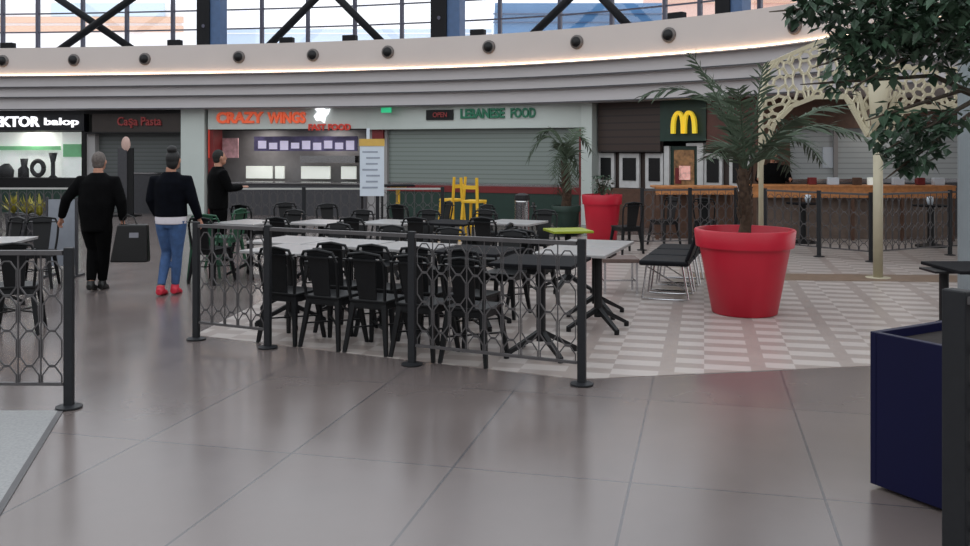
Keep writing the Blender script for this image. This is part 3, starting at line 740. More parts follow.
# far back row of chairs
for k, (px, Y) in enumerate(((250, 14.3), (290, 14.5), (334, 14.2), (405, 14.4), (436, 15.0), (498, 14.0), (548, 14.6))):
    PC.put('black metal chair in the farthest seating row, %s from the left' % seq(k), ((px - CX) * Y / F, Y, 0), random.uniform(-3, 3), 'black metal chairs')
for k, (px, Y) in enumerate(((626, 15.0), (664, 16.3), (706, 16.3), (727, 14.4))):
    PC.put('black metal chair before the far wooden counter, %s from the left' % seq(k), ((px - CX) * Y / F, Y, 0), (.4, 2.2, -.4, 1.0)[k], 'black metal chairs')
# left behind the far-left fence
Y = 9.75; PT.put('light topped table behind the far left fence', ((-8 - CX) * Y / F, Y, 0), .1, 'pedestal tables')
for k, (px, Y) in enumerate(((18, 8.5), (0, 11.3), (38, 11.3))):
    PC.put('black metal chair behind the far left fence, %s' % ('nearest one', 'leftmost of the two far ones', 'rightmost of the two far ones')[k], ((px - CX) * Y / F, Y, 0), (.3, 2.6, -2.9)[k], 'black metal chairs')
Y = 12.2
r = thing('folding_screen', 'pale grey partition board behind the far left fence', 'partition', ((62 - CX) * Y / F, Y, 0))
b = MB(); b.box((0, 0, .6), (.36, .03, .9)); b.build('panel', M_SCR, r)
for sx in (-.2, .2):
    b = MB(); b.box((sx, 0, .54), (.03, .04, 1.08)); b.box((sx, 0, .015), (.05, .4, .03)); b.build('leg', M_DGREY, r)
for k, px in enumerate((14, 27, 40)):
    Y = 17.2 - k * .3; a = Vector(((px - CX) * Y / F, Y, 0))
    r = thing('potted_plant', 'yellow green potted plant behind the far left fence, %s from the left' % seq(k), 'plant', a, 0, 'yellow green plants')
    b = MB(); b.lathe([(.12, 0), (.16, .5), (.17, .52), (.14, .5)], 16); b.build('pot', M_DGREY, r)
    b = MB(); rr = random.Random(k)
    for j in range(34):
        az, el, ln = rr.uniform(0, 2 * PI), rr.uniform(.5, 1.4), rr.uniform(.25, .45)
        d = Vector((math.cos(az) * math.cos(el), math.sin(az) * math.cos(el), math.sin(el))); sdv = d.cross(Vector((0, 0, 1))).normalized() * .025
        o_ = Vector((0, 0, .5)); b.add([o_ - sdv * .4, o_ + sdv * .4, o_ + d * ln * .6 + sdv, o_ + d * ln, o_ + d * ln * .6 - sdv], [(0, 1, 2, 3, 4)])
    b.build('foliage', mat('yellow_green_leaf', (150, 142, 58), .6, vary=.3), r)
# table at the right edge behind the planter
make_table('pedestal_table', M_TABLE_D, M_BLACK, .7, .69, ox=.31).put('dark legged table at the right edge behind the blue planter', (4.08, 8.0, 0), 0, 'pedestal tables')

# round bar pedestals at the far right
bp = thing('round_table', '', 'table')
b = MB(); b.lathe([(.3, .72), (.3, .75)], 28); b.build('table_top', M_TABLE_D, bp)
b = MB(); b.tube([(0, 0, .03), (0, 0, .72)], .06, 12); b.build('column', M_BLACK, bp)
b = MB(); b.lathe([(.26, 0), (.26, .03), (.08, .07)], 24); b.build('base', M_BLACK, bp)
PB = Proto(bp)
PB.put('black round pedestal table behind the far fence, left of the cream pole', G(803, 243), 0, 'round pedestal tables')
PB.put('black round pedestal table behind the far fence, right of the cream pole', G(931, 247), 0, 'round pedestal tables')
for px, py, lab in ((808, 243, 'left'), (930, 247, 'right')):
    g = G(px, py); b = MB(); b.lathe([(.04, 0), (.06, .08), (.05, .14), (.0, .15)], 14, (g.x, g.y, .75))
    tag(b.build('napkin_holder', M_PAPER, smooth=True), 'white napkin holder on the far round table, %s of the cream pole' % lab, 'napkin holder', 'napkin holders')

# black padded chairs with chrome legs, left of the big red pot
r = thing('padded_chair', '', 'chair')
b = MB(); b.box((0, .0, .43), (.6, .56, .06)); b.build('seat', M_SEAT, r, bevel=.02)
b = MB(); b.hexa([(-.29, -.23, .462), (.29, -.23, .462), (.29, -.28, .462), (-.29, -.28, .462), (-.28, -.36, .80), (.28, -.36, .80), (.28, -.40, .80), (-.28, -.40, .80)]); b.build('backrest', M_SEAT, r, bevel=.015)
for sx in (-1, 1):
    b = MB(); x = sx * .22
    b.tube([(x, .2, .40), (x * 1.08, .25, .02), (x * 1.08, .1, .012), (x * 1.08, -.1, .012), (x * 1.08, -.27, .02), (x, -.2, .40)], .012, 8); b.build('leg_frame', M_CHROME, r)
b = MB(); b.bar((-.22, .19, .395), (.22, .19, .395), .02, .02); b.bar((-.22, -.19, .395), (.22, -.19, .395), .02, .02); b.tube([(-.21, .2, .38), (.22, -.2, .06)], .009, 6); b.build('stretcher', M_CHROME, r)
PP = Proto(r)
for k, (x, y) in enumerate(((2.12, 10.5), (2.34, 11.14), (2.56, 11.78))):
    PP.put('black padded chair with chrome legs left of the big red pot, %s' % ('nearest of the row', 'middle of the row', 'farthest of the row')[k], (x, y, 0), 1.25, 'padded chairs')
# low bench
r = thing('low_bench', 'low brown bench with pale metal legs left of the padded chairs', 'bench', (1.62, 10.9, 0), 0)
b = MB(); b.box((0, 0, .40), (.44, .4, .05)); b.build('seat', mat('brown_bench_top', (98, 80, 74), .5, vary=.15, scale=10), r, bevel=.008)
for sx in (-1, 1):
    for sy in (-1, 1):
        b = MB(); b.bar((sx * .19, sy * .17, 0), (sx * .19, sy * .17, .375), .025, .025); b.build('leg', M_CHROME, r)
b = MB(); b.bar((-.19, 0, .14), (.19, 0, .14), .018, .018); b.bar((-.19, -.17, .14), (-.19, .17, .14), .018, .018); b.bar((.19, -.17, .14), (.19, .17, .14), .018, .018); b.build('stretcher', M_CHROME, r)

# yellow bar chairs
r = thing('bar_chair', '', 'bar chair')
b = MB(); b.box((0, 0, .75), (.36, .36, .05)); b.build('seat', M_YELLOW, r, bevel=.01)
for sx in (-1, 1):
    for sy in (-1, 1):
        b = MB(); b.bar((sx * .15, sy * .15, .73), (sx * .2, sy * .2, 0), .045, .035, .03, .025); b.build('leg', M_YELLOW, r)
b = MB(); b.bar((-.16, -.16, .75), (-.17, -.2, 1.2), .05, .03); b.bar((.16, -.16, .75), (.17, -.2, 1.2), .05, .03); b.bar((-.17, -.185, 1.02), (.17, -.185, 1.02), .02, .07); b.build('backrest', M_YELLOW, r)
b = MB()
for p, q in (((-1, -1), (1, -1)), ((1, -1), (1, 1)), ((1, 1), (-1, 1)), ((-1, 1), (-1, -1))): b.bar((p[0] * .185, p[1] * .185, .3), (q[0] * .185, q[1] * .185, .3), .022, .022)
b.build('footrest', M_YELLOW, r)
PY = Proto(r)
for k, (px, Y) in enumerate(((452, 17.5), (474, 17.0))):
    PY.put('yellow metal bar chair before the grey shutter, %s one' % ('left', 'right')[k], ((px - CX) * Y / F, Y, 0), (.9, -.5)[k], 'yellow bar chairs')
Y = 17.4; PYL = make_table('bar_table', M_TABLE_D, M_YELLOW, .6, 1.05)
PYL.put('dark topped bar table with yellow leg left of the yellow bar chairs', ((398 - CX) * Y / F, Y, 0), .2)

# menu totem
Y = 15.2; r = thing('menu_board', 'tall white menu board with yellow top on black legs', 'menu board', ((372 - CX) * Y / F, Y, 0))
zz0, zz1 = H - 46 * Y / F, H + 4 * Y / F; k = Y / F
b = MB(); b.box((0, 0, (zz0 + zz1) / 2), (24 * k, .04, zz1 - zz0)); b.build('board', M_PAPER, r)
b = MB(); b.box((0, -.004, zz1 + .06), (25 * k, .05, .12)); b.build('header', mat('yellow_header', (206, 168, 84), .5), r)
b = MB()
for j in range(7): b.box(((-.03, .02, 0)[j % 3], -.0225, zz1 - .1 - j * .1), (.26 - .03 * (j % 3), .004, .03))
b.build('print', M_INK, r)
for sx in (-1, 1):
    b = MB(); b.box((sx * 10 * k, .03, (zz0 + .1) / 2), (.035, .03, zz0 + .1)); b.box((sx * 10 * k, .03, .015), (.05, .45, .03)); b.build('leg', M_BLACK, r)
b = MB(); b.box((-4 * k, .01, zz1 + .2), (.05, .03, .2)); b.build('pole', M_PAPER, r)
# bin
Y = 15; r = thing('waste_bin', 'silver cylindrical waste bin beyond the tables', 'bin', ((522 - CX) * Y / F, Y, 0))
b = MB(); b.lathe([(.12, 0), (.12, .86), (.115, .88)], 24); b.build('body', M_CHROME, r)
b = MB(); b.lathe([(.125, .88), (.13, .9), (.12, .97), (.05, 1.0), (0.001, 1.0)], 24); b.build('lid', M_BLACK, r)

# wooden counters at the far right
def counter(label, a, c, h, apron, panel, legs=4):
    a, c = Vector(a), Vector(c); ln = (c - a).length; rz = math.atan2((c - a).y, (c - a).x)
    r = thing('bar_counter', label, 'counter', a, rz)
    b = MB(); b.box((ln / 2, .25, h - .02), (ln, .55, .04)); b.build('counter_top', M_OAK, r, bevel=.006)
    b = MB(); b.box((ln / 2, .0, h - .04 - apron / 2), (ln - .02, .03, apron)); b.build('apron', M_OAK, r)
    b = MB(); b.box((ln / 2, .3, (h - .04) / 2), (ln - .1, .04, h - .05)); b.build('panel', panel, r)
    for i in range(legs):
        b = MB(); x = .05 + (ln - .1) * i / (legs - 1); b.box((x, .02, (h - .04) / 2), (.06, .06, h - .04)); b.build('leg', M_BROWN, r)
    return r
Y = 17.2
counter('low brown wooden counter behind the padded chairs', ((655 - CX) * Y / F, Y, 0), ((737 - CX) * Y / F, Y, 0), 1.03, .12, M_BROWN, 3)
c0, c1 = Vector(((752 - CX) * 17.3 / F, 17.3, 0)), Vector(((956 - CX) * 16.9 / F, 16.9, 0))
counter('long orange wooden counter behind the far right fence', c0, c1, 1.05, .20, mat('grey_brown_panel', (112, 96, 86), .6, vary=.15, scale=10), 5)
cn = (c1 - c0).normalized(); cb = Vector((-cn.y, cn.x, 0))
items = [(812, M_REDP, 'red box'), (833, M_PAPER, 'white box'), (857, M_BROWN, 'brown box'), (872, M_BRIGHT, 'bright box'), (898, M_PAPER, 'white box'), (920, M_REDP, 'red box'), (938, M_PAPER, 'white box')]
cnt = {}
for k, (px, m, nm) in enumerate(items):
    kx = (px - CX) / F; a = c0 + cb * .25; t = (kx * a.y - a.x) / (cn.x - kx * cn.y); p = a + cn * t
    b = MB(); b.box((p.x, p.y, 1.05 + .07), (.2 if 'white' in nm else .15, .14, .14), math.atan2(cn.y, cn.x)); 
    tag(b.build('counter_box', m, bevel=.01), 'small %s standing on the long orange counter, %s from the left' % (nm, seq(k)), 'box', 'boxes on the long counter')

# ------------------------------------------------------------------ pots, palms, tree
def pot(label, loc, h, rt, rb, m=M_RED):
    r = thing('plant_pot', label, 'plant pot', loc)
    b = MB(); b.lathe([(rb * .96, 0), (rb, .01), (rt * .885, h * .80), (rt * .955, h * .795), (rt * .99, h * .985), (rt * .97, h), (rt * .91, h), (rt * .89, h * .95), (rt * .87, h * .90)], 56)
    o = b.build('body', m, r, smooth=True); es = o.modifiers.new('edges', 'EDGE_SPLIT'); es.split_angle = math.radians(50)
    b = MB(); b.lathe([(rt * .86, h * .86), (rt * .885, h * .905), (rt * .4, h * .915), (.001, h * .92)], 40); b.build('soil', M_SOIL, r)
    return r
PX, PYY = (744.5 - CX) * 9.5 / F, 9.5
pot('big red plant pot holding the palm on the patterned floor', (PX, PYY, .004), .885, .525, .335)
Y = 17.0; pot('far red plant pot beyond the tables', ((602 - CX) * Y / F, Y, 0), .88, .385, .275)

def frond(b, base, mid, tip, leaf, rng, n=24, rad=.016):
    base, mid, tip = Vector(base), Vector(mid), Vector(tip)
    c = (mid - base * .25 - tip * .25) * 2
    f = lambda t: base * (1 - t) ** 2 + c * 2 * t * (1 - t) + tip * t * t
    b.tube([f(i / 10) for i in range(11)], [rad * (1 - .07 * i) for i in range(11)], 6)
    for i in range(n):
        t = .14 + .86 * i / n; p = f(t); tg = (f(min(1, t + .02)) - f(t - .02)).normalized()
        sd0 = tg.cross(Vector((0, 0, 1)))
        if sd0.length < .05: sd0 = tg.cross(Vector((0, 1, 0)))
        sd0.normalize(); up = sd0.cross(tg)
        ln = leaf * (math.sin(PI * (.12 + .8 * t)) ** .45) * rng.uniform(.8, 1.15)
        for sg_ in (-1, 1):
            d = (sd0 * sg_ * .75 + tg * rng.uniform(.55, .9) + up * rng.uniform(-.35, .35)).normalized(); dr = Vector((0, 0, -ln * rng.uniform(.05, .3)))
            wv = tg * .014 + up * .005; q = p + d * ln * .5 + dr * .3; e = p + d * ln + dr
            b.add([p - wv * .6, p + wv * .6, q + wv, e, q - wv], [(0, 1, 2, 3, 4)])
def palm(label, name, loc, trunk_h, tr, fr, leaf, crown=None, seed=1):
    rng = random.Random(seed); r = thing(name, label, 'palm', loc); L = Vector(loc)
    b = MB(); pts_, rs_ = [], []
    for i in range(13):
        t = i / 12; pts_.append((.02 * math.sin(t * 5), .015 * math.cos(t * 4), trunk_h * t)); rs_.append(tr * (1.08 - .2 * t + (.10 if i % 2 else 0)))
    b.tube(pts_, rs_, 12); b.build('trunk', M_TRUNK, r)
    b = MB()
    for j in range(34):                             # cut leaf bases around the trunk
        z = trunk_h * (.25 + .75 * j / 34); a = j * 2.4; d = Vector((math.cos(a), math.sin(a), 0))
        b.bar(d * tr * .8 + Vector((0, 0, z - .03)), d * tr * 1.5 + Vector((0, 0, z + .07)), .035, .02, .02, .01)
    b.build('leaf_bases', M_TRUNK, r)
    for (m_, t_) in fr:
        b = MB(); frond(b, (0, 0, trunk_h - .04), Vector(m_) - L, Vector(t_) - L, leaf, rng); b.build('frond', M_FROND, r)
    return r
Yp = PYY
def pp(px, py, dy): return P(px, py, Yp + dy)
FR = [(pp(722, 108, -.05), pp(690, 53, -.1)), (pp(706, 98, .1), pp(640, 97, .2)), (pp(735, 112, .15), pp(700, 70, .4)), (pp(756, 110, .05), pp(763, 66, .1)), (pp(742, 125, -.2), pp(738, 88, -.5)),
      (pp(806, 128, -.05), pp(868, 140, -.1)), (pp(788, 138, .15), pp(822, 164, .3)), (pp(792, 122, .3), pp(842, 106, .6)), (pp(775, 135, -.3), pp(800, 118, -.7)), (pp(728, 150, -.3), pp(706, 160, -.7)),
      (pp(730, 145, .4), pp(712, 150, .8)), (pp(770, 152, .2), pp(792, 172, .45)), (pp(730, 118, .3), pp(716, 92, .7)), (pp(765, 150, -.3), pp(778, 150, -.6))]
palm('palm with arching dusty green fronds in the big red pot', 'palm', (PX, PYY, .80), .72, .058, FR, .27, seed=3)
Yp = 18.2; fx = (566 - CX) * Yp / F
FR2 = [(pp(548, 136, 0), pp(527, 162, 0)), (pp(556, 132, .1), pp(536, 138, .3)), (pp(576, 136, 0), pp(592, 152, .1)), (pp(570, 138, .3), pp(580, 128, .8)), (pp(560, 150, -.2), pp(552, 176, -.5)), (pp(572, 152, .2), pp(580, 178, .3)), (pp(563, 145, -.3), pp(558, 150, -.9)), (pp(568, 160, -.2), pp(571, 190, -.4)), (pp(561, 160, .2), pp(557, 196, .3))]
pot('dark green plant pot holding the far palm', (fx, Yp, 0), .6, .3, .24, M_GREENP)
palm('far palm with drooping fronds before the grey shutter', 'palm', (fx, Yp, .54), .92, .09, FR2, .32, seed=5)
# small shrub in far pot
Y = 17.0; r = thing('shrub', 'small dark shrub in the far red pot', 'shrub', ((602 - CX) * Y / F, Y, .79))
b = MB()
for j in range(5): b.tube([(0, 0, 0), (.05 * math.cos(j * 1.3), .05 * math.sin(j * 1.3), .22), (.16 * math.cos(j * 1.3), .16 * math.sin(j * 1.3), .42)], [.015, .01, .004], 6)
b.build('stem', M_BARK, r)
def leaf(b, c, rng, size, down=.3):
    az, el = rng.uniform(0, 2 * PI), rng.uniform(-.9, .5); d = Vector((math.cos(az) * math.cos(el), math.sin(az) * math.cos(el), math.sin(el) - down)).normalized()
    sd_ = d.cross(Vector((rng.uniform(-.4, .4), rng.uniform(-.4, .4), 1))).normalized(); up = sd_.cross(d); l = size * rng.uniform(.7, 1.25); wv = sd_ * l * .27
    b.add([c, c + d * l * .4 + wv + up * l * .06, c + d * l, c + d * l * .4 - wv + up * l * .06, c + d * l * .45 - up * l * .03], [(0, 1, 4), (1, 2, 4), (2, 3, 4), (3, 0, 4)])
b = MB(); rng = random.Random(2)
for j in range(150): leaf(b, Vector((rng.gauss(0, .1), rng.gauss(0, .1), rng.uniform(.12, .46))), rng, .08)
b.build('foliage', M_LEAF, r)

# blue planter and near tree
pa = G(870, 487); d1 = Vector((.5, -.866, 0)); d2 = Vector((.866, .5, 0)); sz = .95; ph = .795
q = [pa, pa + d1 * sz, pa + (d1 + d2) * sz, pa + d2 * sz]; cen = pa + (d1 + d2) * sz / 2
r = thing('planter_box', 'navy blue square planter box at the right edge', 'planter', cen, math.atan2(d2.y, d2.x))
b = MB(); h2 = sz / 2; t = .035
for c, d in (((0, -h2 + t / 2), (sz, t)), ((0, h2 - t / 2), (sz, t)), ((-h2 + t / 2, 0), (t, sz - 2 * t)), ((h2 - t / 2, 0), (t, sz - 2 * t))): b.box((c[0], c[1], ph / 2 + .01), (d[0], d[1], ph - .02))
b.box((0, 0, .03), (sz - 2 * t, sz - 2 * t, .04)); b.build('box', M_BLUE, r, bevel=.004)
b = MB(); b.box((0, 0, .40), (sz - 2 * t - .002, sz - 2 * t - .002, .70)); b.build('soil', M_SOIL, r)
tb = Vector((cen.x + .1, cen.y, .68))
r = thing('ficus_tree', 'dark green leafy tree in the navy planter at top right', 'tree', tb)
b = MB(); b.tube([(0, 0, 0), (.02, .0, .5), (-.02, .03, 1.0), (.0, .05, 1.5), (-.05, .05, 2.0)], [.055, .045, .04, .034, .02], 10)
b.build('trunk', M_BARK, r, smooth=True)
rng = random.Random(11); CL = []                    # leaf clusters: centre, radii, number
def cl(px, py, Y, rx, ry, rz, n): CL.append((P(px, py, Y) - tb, (rx, ry, rz), n))
cl(925, 8, 4.45, .42, .45, .25, 900); cl(966, 30, 4.3, .28, .4, .24, 420); cl(870, 30, 4.5, .24, .35, .2, 430); cl(900, -60, 4.4, .6, .5, .35, 600)
cl(912, 135, 4.35, .19, .2, .15, 210); cl(940, 120, 4.3, .10, .18, .12, 70); cl(893, 112, 4.4, .08, .12, .07, 30); cl(910, 160, 4.35, .10, .1, .06, 50)
cl(848, 55, 4.5, .09, .15, .12, 70); cl(812, 8, 4.5, .14, .2, .07, 120); cl(838, 82, 4.5, .07, .08, .08, 26); cl(880, 72, 4.4, .12, .15, .05, 40); cl(1000, 20, 4.2, .3, .4, .4, 300)
b = MB(); bb = MB()
for c, rad, n in CL:
    for _ in range(n):
        while True:
            u = Vector((rng.uniform(-1, 1), rng.uniform(-1, 1), rng.uniform(-1, 1)))
            if u.length < 1: break
        leaf(b, c + Vector((u.x * rad[0], u.y * rad[1], u.z * rad[2])), rng, .075, .45)
    st_ = Vector((-.02, .04, 1.2 if c.z < 1.4 else 1.6)); mid_ = st_.lerp(c, .5) + Vector((0, 0, .12))
    bb.tube([st_, mid_, c, c + (c - mid_) * .4], [.018, .012, .008, .003], 6)
bb.build('branches', M_BARK, r); b.build('foliage', M_LEAF, r)

# ------------------------------------------------------------------ cream lattice canopy
LY = 12.1; lp = G(878, 278)
r = thing('lattice_canopy', 'cream metal tree shaped pole with a branching lattice canopy', 'canopy', lp)
b = MB(); b.tube([(0, 0, 0), (0, 0, 1.9)], .062, 16); b.tube([(0, 0, 1.85), (.0, 0, 2.2), (.02, 0, 2.75)], [.062, .1, .16], 16)
b.lathe([(.16, 0), (.16, .012)], 24); b.build('pole', M_CREAM, r, smooth=True)
p2 = Vector(((761 - CX) * 12.6 / F, 12.6, 0)) - lp
b = MB(); b.tube([p2, p2 + Vector((0, 0, 2.0)), p2 + Vector((.02, .1, 2.6))], [.035, .035, .03], 12); b.build('pole', M_CREAM, r, smooth=True)
pol = [(759, 178), (761, 120), (765, 66), (796, 52), (828, 38), (862, 56), (900, 66), (965, 70), (968, 106), (930, 108), (902, 112), (888, 134), (868, 135), (857, 116), (846, 97), (815, 97), (792, 106), (774, 124), (765, 150)]
def inside(x, y):
    c = False; n = len(pol)
    for i in range(n):
        (x0, y0), (x1, y1) = pol[i], pol[i - 1]
        if (y0 > y) != (y1 > y) and x < (x1 - x0) * (y - y0) / (y1 - y0) + x0: c = not c
    return c
rng = random.Random(4); pts2 = []
for gx in range(752, 972, 10):
    for gy in range(34, 184, 10):
        x, y = gx + rng.uniform(-4.5, 4.5), gy + rng.uniform(-4.5, 4.5)
        if inside(x, y): pts2.append(Vector((x, y)))
for i in range(len(pol)):
    a, c = Vector(pol[i]), Vector(pol[(i + 1) % len(pol)]); n = max(1, int((c - a).length / 9))
    for k in range(n): pts2.append(a.lerp(c, k / n))
vv, ee, ff, _, _, _ = geometry.delaunay_2d_cdt(pts2, [], [], 0, 1e-4)
def lat(x, y):                                   # canopy leans back with height
    dy = max(0, (135 - y)) / 100 * .7 * (1 if x < 868 else .6) + (.5 if x < 800 else .5 * max(0, (868 - x)) / 68)
    return P(x, y, LY + dy) - lp
ed = {}
for f in ff:
    cx_, cy_ = sum(vv[i][0] for i in f) / 3, sum(vv[i][1] for i in f) / 3
    if not inside(cx_, cy_): continue
    for i in range(3): ed.setdefault(tuple(sorted((f[i], f[(i + 1) % 3]))), []).append((cx_, cy_))
b = MB()
for k, cs in ed.items():
    if len(cs) == 2: a, c = lat(*cs[0]), lat(*cs[1])
    else:
        m_ = ((vv[k[0]][0] + vv[k[1]][0]) / 2, (vv[k[0]][1] + vv[k[1]][1]) / 2); a, c = lat(*cs[0]), lat(*m_)
    b.bar(a, c, .026, .04)
b.build('lattice_panel', M_CREAM, r)
b = MB()
for i in range(len(pol)): b.bar(lat(*pol[i]), lat(*pol[(i + 1) % len(pol)]), .035, .06)
b.build('rim', M_CREAM, r)
for (x0, y0, x1, y1) in ((868, 136, 846, 97), (870, 134, 858, 92), (886, 134, 905, 100), (884, 134, 896, 92), (876, 134, 872, 80)):
    b = MB(); b.bar(lat(x0, y0), lat(x1, y1), .05, .05); b.build('branch', M_CREAM, r)

# ------------------------------------------------------------------ people
def remesh(mb, name, m, parent, voxel, sm=4):
    o = mb.build(name, m, parent)
    md = o.modifiers.new('r', 'REMESH'); md.mode = 'VOXEL'; md.voxel_size = voxel
    md2 = o.modifiers.new('s', 'SMOOTH'); md2.iterations = sm; md2.factor = .5
    dg = bpy.context.evaluated_depsgraph_get(); me = bpy.data.meshes.new_from_object(o.evaluated_get(dg)); me.name = name
    o.modifiers.clear(); old = o.data; o.data = me; bpy.data.meshes.remove(old)
    if not me.materials: me.materials.append(m)
    me.polygons.foreach_set('use_smooth', [True] * len(me.polygons)); return o
def hand(b, wr, dr, side, palm_n):
    """wrist point, direction of the fingers, thumb side direction, palm normal"""
    wr, dr, side, pn = [Vector(x) for x in (wr, dr, side, palm_n)]; dr.normalize(); side.normalize(); pn.normalize()
    b.tube([wr - dr * .02, wr + dr * .03, wr + dr * .075, wr + dr * .095], [(.022, .02), (.03, .018), (.038, .016), (.034, .013)], 10)
    for k in range(5):
        o = side * (.036 - .018 * k) * 1.0
        b.tube([wr + dr * .06 + o * .8, wr + dr * .03 + o * .6], .013, 6)
    for k, ln in enumerate((.066, .076, .07, .055)):
        o = side * (.028 - .0185 * k); a = wr + dr * .085 + o; c = a + dr * ln * .45 + pn * ln * .12; e = c + dr * ln * .35 + pn * ln * .42
        b.tube([a - dr * .015, a, c, e], [.0098, .0098, .009, .0072], 7)
    a = wr + dr * .03 + side * .026; c = a + dr * .03 + side * .024 + pn * .008; e = c + dr * .032 + side * .004 + pn * .012
    b.tube([a, c, e], [.014, .012, .009], 7)
def person(label, loc, rz, J, wide, jm, tm, sm, hair_m, jacket_hem=.84, hair='short', shirt=None, lean=0.0, belly=0, sh_drop=0):
    """faces +y; J holds elbows, wrists, knees, ankles for l(eft of frame) and r"""
    r = thing('person', label, 'person', loc, rz)
    V = Vector; ln = lambda z: lean * max(0, z - .9)
    sh = {k: V((sx * .18 * wide, ln(1.39), 1.365)) for k, sx in (('l', -1), ('r', 1))}
    hp = {k: V((sx * .085, 0, .88)) for k, sx in (('l', -1), ('r', 1))}
    T = [(.82, .12, .085), (.92, .165, .12), (1.02, .15, .11), (1.1, .14, .105), (1.25, .165, .12), (1.34, .175, .105), (1.41, .11, .08), (1.455, .062, .058), (1.52, .054, .057)]
    hy = ln(1.58) + .01; hc = V((J.get('hx', 0), hy + .015, 1.60))
    b = MB(); b.rings([(0, ln(z), z, rx * (wide if z < 1.45 else 1), ry) for z, rx, ry in T])
    b.ell(hc, (.074, .095, .115)); b.ell(hc + V((0, .05, -.06)), (.055, .05, .055))
    b.tube([hc + V((0, .088, .02)), hc + V((0, .108, -.02)), hc + V((0, .09, -.03))], [.009, .016, .012], 7)   # nose
    for sx in (-1, 1):
        b.ell(hc + V((sx * .076, 0, -.005)), (.012, .022, .032)); b.ell(hc + V((sx * .03, .084, .012)), (.014, .01, .009))
    b.tube([hc + V((-.022, .094, -.058)), hc + V((.022, .094, -.058))], .007, 6)   # mouth
    for k, sx in (('l', -1), ('r', 1)):
        e, w_ = V(J[k + 'e']), V(J[k + 'w']); kn, an = V(J[k + 'k']), V(J[k + 'a']); ft = V(J.get(k + 'f', (0, 1, -.25))).normalized(); bt = min(1, J.get('leg', 1))
        b.tube([sh[k] + V((-sx * .05, 0, -.01)), sh[k], sh[k].lerp(e, .5), e, e.lerp(w_, .4), w_], [.055, .055, .048, .04, .038, .026], 10)
        b.tube([hp[k] + V((0, 0, .03)), hp[k].lerp(kn, .3), hp[k].lerp(kn, .8), kn, kn.lerp(an, .35), an], [.085, .08 * bt, .056 * bt, .052 * bt, .05 * bt, .034], 12)
        b.tube([an + V((0, -.045, -.03)), an + V((0, .02, -.035)), an + ft * .13 + V((0, 0, -.04))], [.035, .04, .025], 10)
        d = (w_ - e).normalized(); hand(b, w_, d, V((0, 1, 0)) - d * d.y, V((-sx, 0, 0)))
    body = remesh(b, 'body', M_SKIN, r, .0085, 3)
    b = MB()                                     # jacket
    jr = [(jacket_hem, J.get('hem', .185), .135), (.95, .185, .14), (1.08, .18 + belly, .14 + belly), (1.25, .195, .15), (1.34, .20, .135), (1.405, .14, .105), (1.465, .078, .075)]
    b.rings([(0, ln(z), z, rx * wide, ry * (1 + (wide - 1) * .5)) for z, rx, ry in jr])
    for k, sx in (('l', -1), ('r', 1)):
        e, w_ = V(J[k + 'e']), V(J[k + 'w'])
        b.tube([sh[k] + V((-sx * .06, 0, -.01)), sh[k], sh[k].lerp(e, .5), e, e.lerp(w_, .5), w_ - (w_ - e).normalized() * .01], [.075, .08, .072, .064, .058, .046], 12)
    remesh(b, 'jacket', jm, r, .014, 5)
    if shirt:
        b = MB(); b.rings([(0, 0, jacket_hem - .085, .178 * wide, .13), (0, 0, jacket_hem - .02, .182 * wide, .132), (0, 0, jacket_hem + .06, .175 * wide, .126)]); remesh(b, 'shirt', shirt, r, .012, 2)
    b = MB()
    b.rings([(0, 0, .80, .13, .095), (0, 0, .9, .175, .128), (0, 0, 1.0, .16, .12)])
    for k in 'lr':
        kn, an = V(J[k + 'k']), V(J[k + 'a']); tw = J.get('leg', 1)
        b.tube([hp[k] + V((0, 0, .02)), hp[k].lerp(kn, .3), hp[k].lerp(kn, .8), kn, kn.lerp(an, .35), an.lerp(kn, .08)], [.106, .104 * max(tw, .93), .08 * tw, .07 * tw, .068 * tw, .052 * tw], 12)
    remesh(b, 'trousers', tm, r, .012, 3)
    for k in 'lr':
        an = V(J[k + 'a']); ft = V(J.get(k + 'f', (0, 1, -.25))).normalized(); b = MB()
        upv = V((0, 0, 1)); hl = an - ft * .05 + V((0, 0, -.035))
        b.tube([an + V((0, 0, .03)), an + V((0, -.01, -.03))], [.047, .052], 10)
        b.tube([an + V((0, -.06, -.042)), an + V((0, 0, -.04)), an + ft * .1 + V((0, 0, -.035)), an + ft * .17 + V((0, 0, -.045))], [(.04, .04), (.046, .045), (.044, .034), (.03, .02)], 10)
        remesh(b, 'shoe', sm, r, .009, 2)
    b = MB()
    b.ell(hc + V((0, -.02, .025)), (.082, .095, .105)); b.ell(hc + V((0, -.04, -.03)), (.072, .06, .07))
    if hair == 'bun':
        b.ell(hc + V((0, -.045, -.03)), (.07, .06, .09)); b.ell(hc + V((.005, -.06, .125)), (.058, .055, .05))
    remesh(b, 'hair', hair_m, r, .008, 2)
    return r
g = G(96, 291)
JM = dict(le=(-.35, -.02, 1.13), lw=(-.44, .06, .90), re=(.30, .02, 1.11), rw=(.30, .06, .86), lk=(-.07, .10, .50), la=(-.05, -.03, .10), rk=(.075, .06, .49), ra=(.03, .12, .09), leg=1.06, hem=.145)
person('bald man in black jacket and black trousers walking away', g, .04, JM, 1.1, M_JACKET, M_TROUS, M_SHOE_B, M_GHAIR, .74, belly=.02, lean=.12).scale = (1, 1, .985)
g = G(171, 295.5)
JW = dict(le=(-.235, -.02, 1.13), lw=(-.21, .12, .93), re=(.27, -.02, 1.13), rw=(.31, .08, .90), lk=(-.09, .10, .50), la=(-.115, -.02, .09), rk=(.055, .05, .49), ra=(.01, .1, .09), leg=.9, hx=.02)
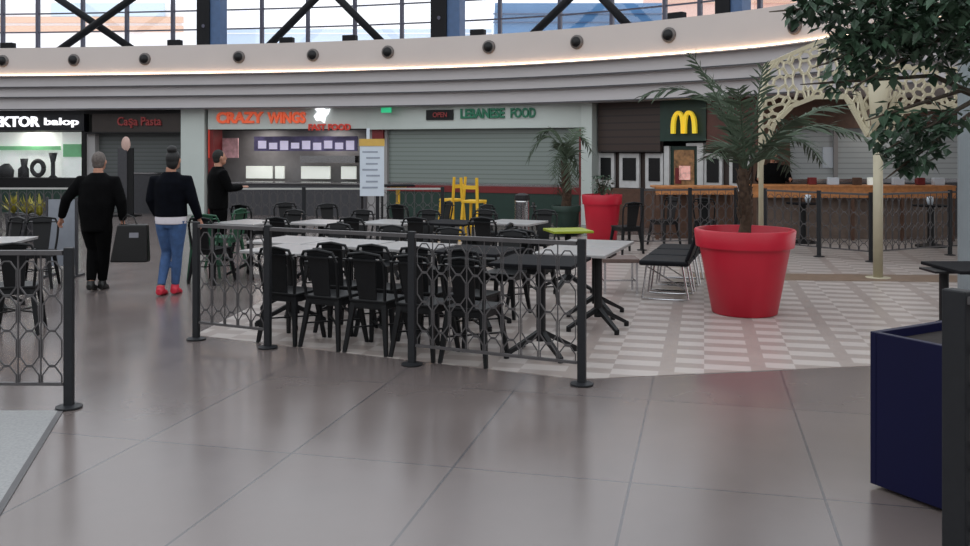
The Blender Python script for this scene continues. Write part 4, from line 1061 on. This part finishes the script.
person('woman with black bun, dark jacket, blue jeans and red shoes walking away', g, -.05, JW, 1.04, M_NAVY, M_JEANS, M_SHOE_R, M_HAIR, .93, 'bun', M_SHIRT).scale = (1, 1, 1.0)
Y = 14.0; JT = dict(le=(-.25, .1, 1.12), lw=(-.12, .32, 1.13), re=(.25, .1, 1.12), rw=(.14, .33, 1.14), lk=(-.09, .02, .5), la=(-.1, 0, .09), rk=(.09, .03, .5), ra=(.1, .02, .09), leg=1.05)
person('person in dark clothes standing behind the fence, facing right to the kiosk', ((218 - CX) * Y / F, Y, 0), -.95, JT, 1.12, M_JACKET, M_TROUS, M_SHOE_B, mat('dark_olive_hair', (22, 22, 19), .8), .8)
pc = c0 + cn * .55 + cb * .74
person('person in a black jacket standing behind the long orange counter', (pc.x, pc.y, 0), 2.9, dict(JT, le=(-.3, .06, 1.12), lw=(-.3, .26, 1.14), re=(.3, .06, 1.12), rw=(.3, .26, 1.14)), 1.25, M_JACKET, M_TROUS, M_SHOE_B, M_HAIR, .8)
# shopping bag in the man's hand
m = G(96, 291); bx = P(133, 238, 10.95)
r = thing('shopping_bag', 'large black glossy shopping bag carried between the two walkers', 'bag', (bx.x + .0, 10.93, .36), .05)
b = MB(); b.hexa([(-.25, -.07, 0), (.2, -.07, 0), (.2, .07, 0), (-.25, .07, 0), (-.17, -.04, .46), (.19, -.04, .46), (.19, .04, .46), (-.17, .04, .46)])
o = b.build('body', M_BAG, r, bevel=.02)
b = MB(); b.tube([(-.1, 0, .44), (-.11, 0, .52), (-.06, 0, .58), (.02, 0, .54), (.06, 0, .44)], .008, 6); b.build('handle', M_BAG, r)
b = MB(); b.hexa([(-.02, -.058, .30), (.09, -.058, .30), (.09, -.05, .30), (-.02, -.05, .30), (-.02, -.05, .36), (.09, -.05, .36), (.09, -.042, .36), (-.02, -.042, .36)])
b.build('print', M_BAGP, r)

# unseen area lights added to brighten the shops
for seg, px, pw_, off in (('C', 260, 14, .75), ('C', 330, 14, .75), ('A', 30, 20, .3), ('F', 900, 8, -.5)):
    p = S[seg].at(px, off); la = bpy.data.lights.new('shop_fill_light', 'AREA'); la.energy = pw_; la.size = .5; la.color = (1, .95, .88)
    lo = bpy.data.objects.new('shop_fill_light', la); COL.objects.link(lo); lo.location = (p.x, p.y, 2.6 if off < 0 else 2.3)
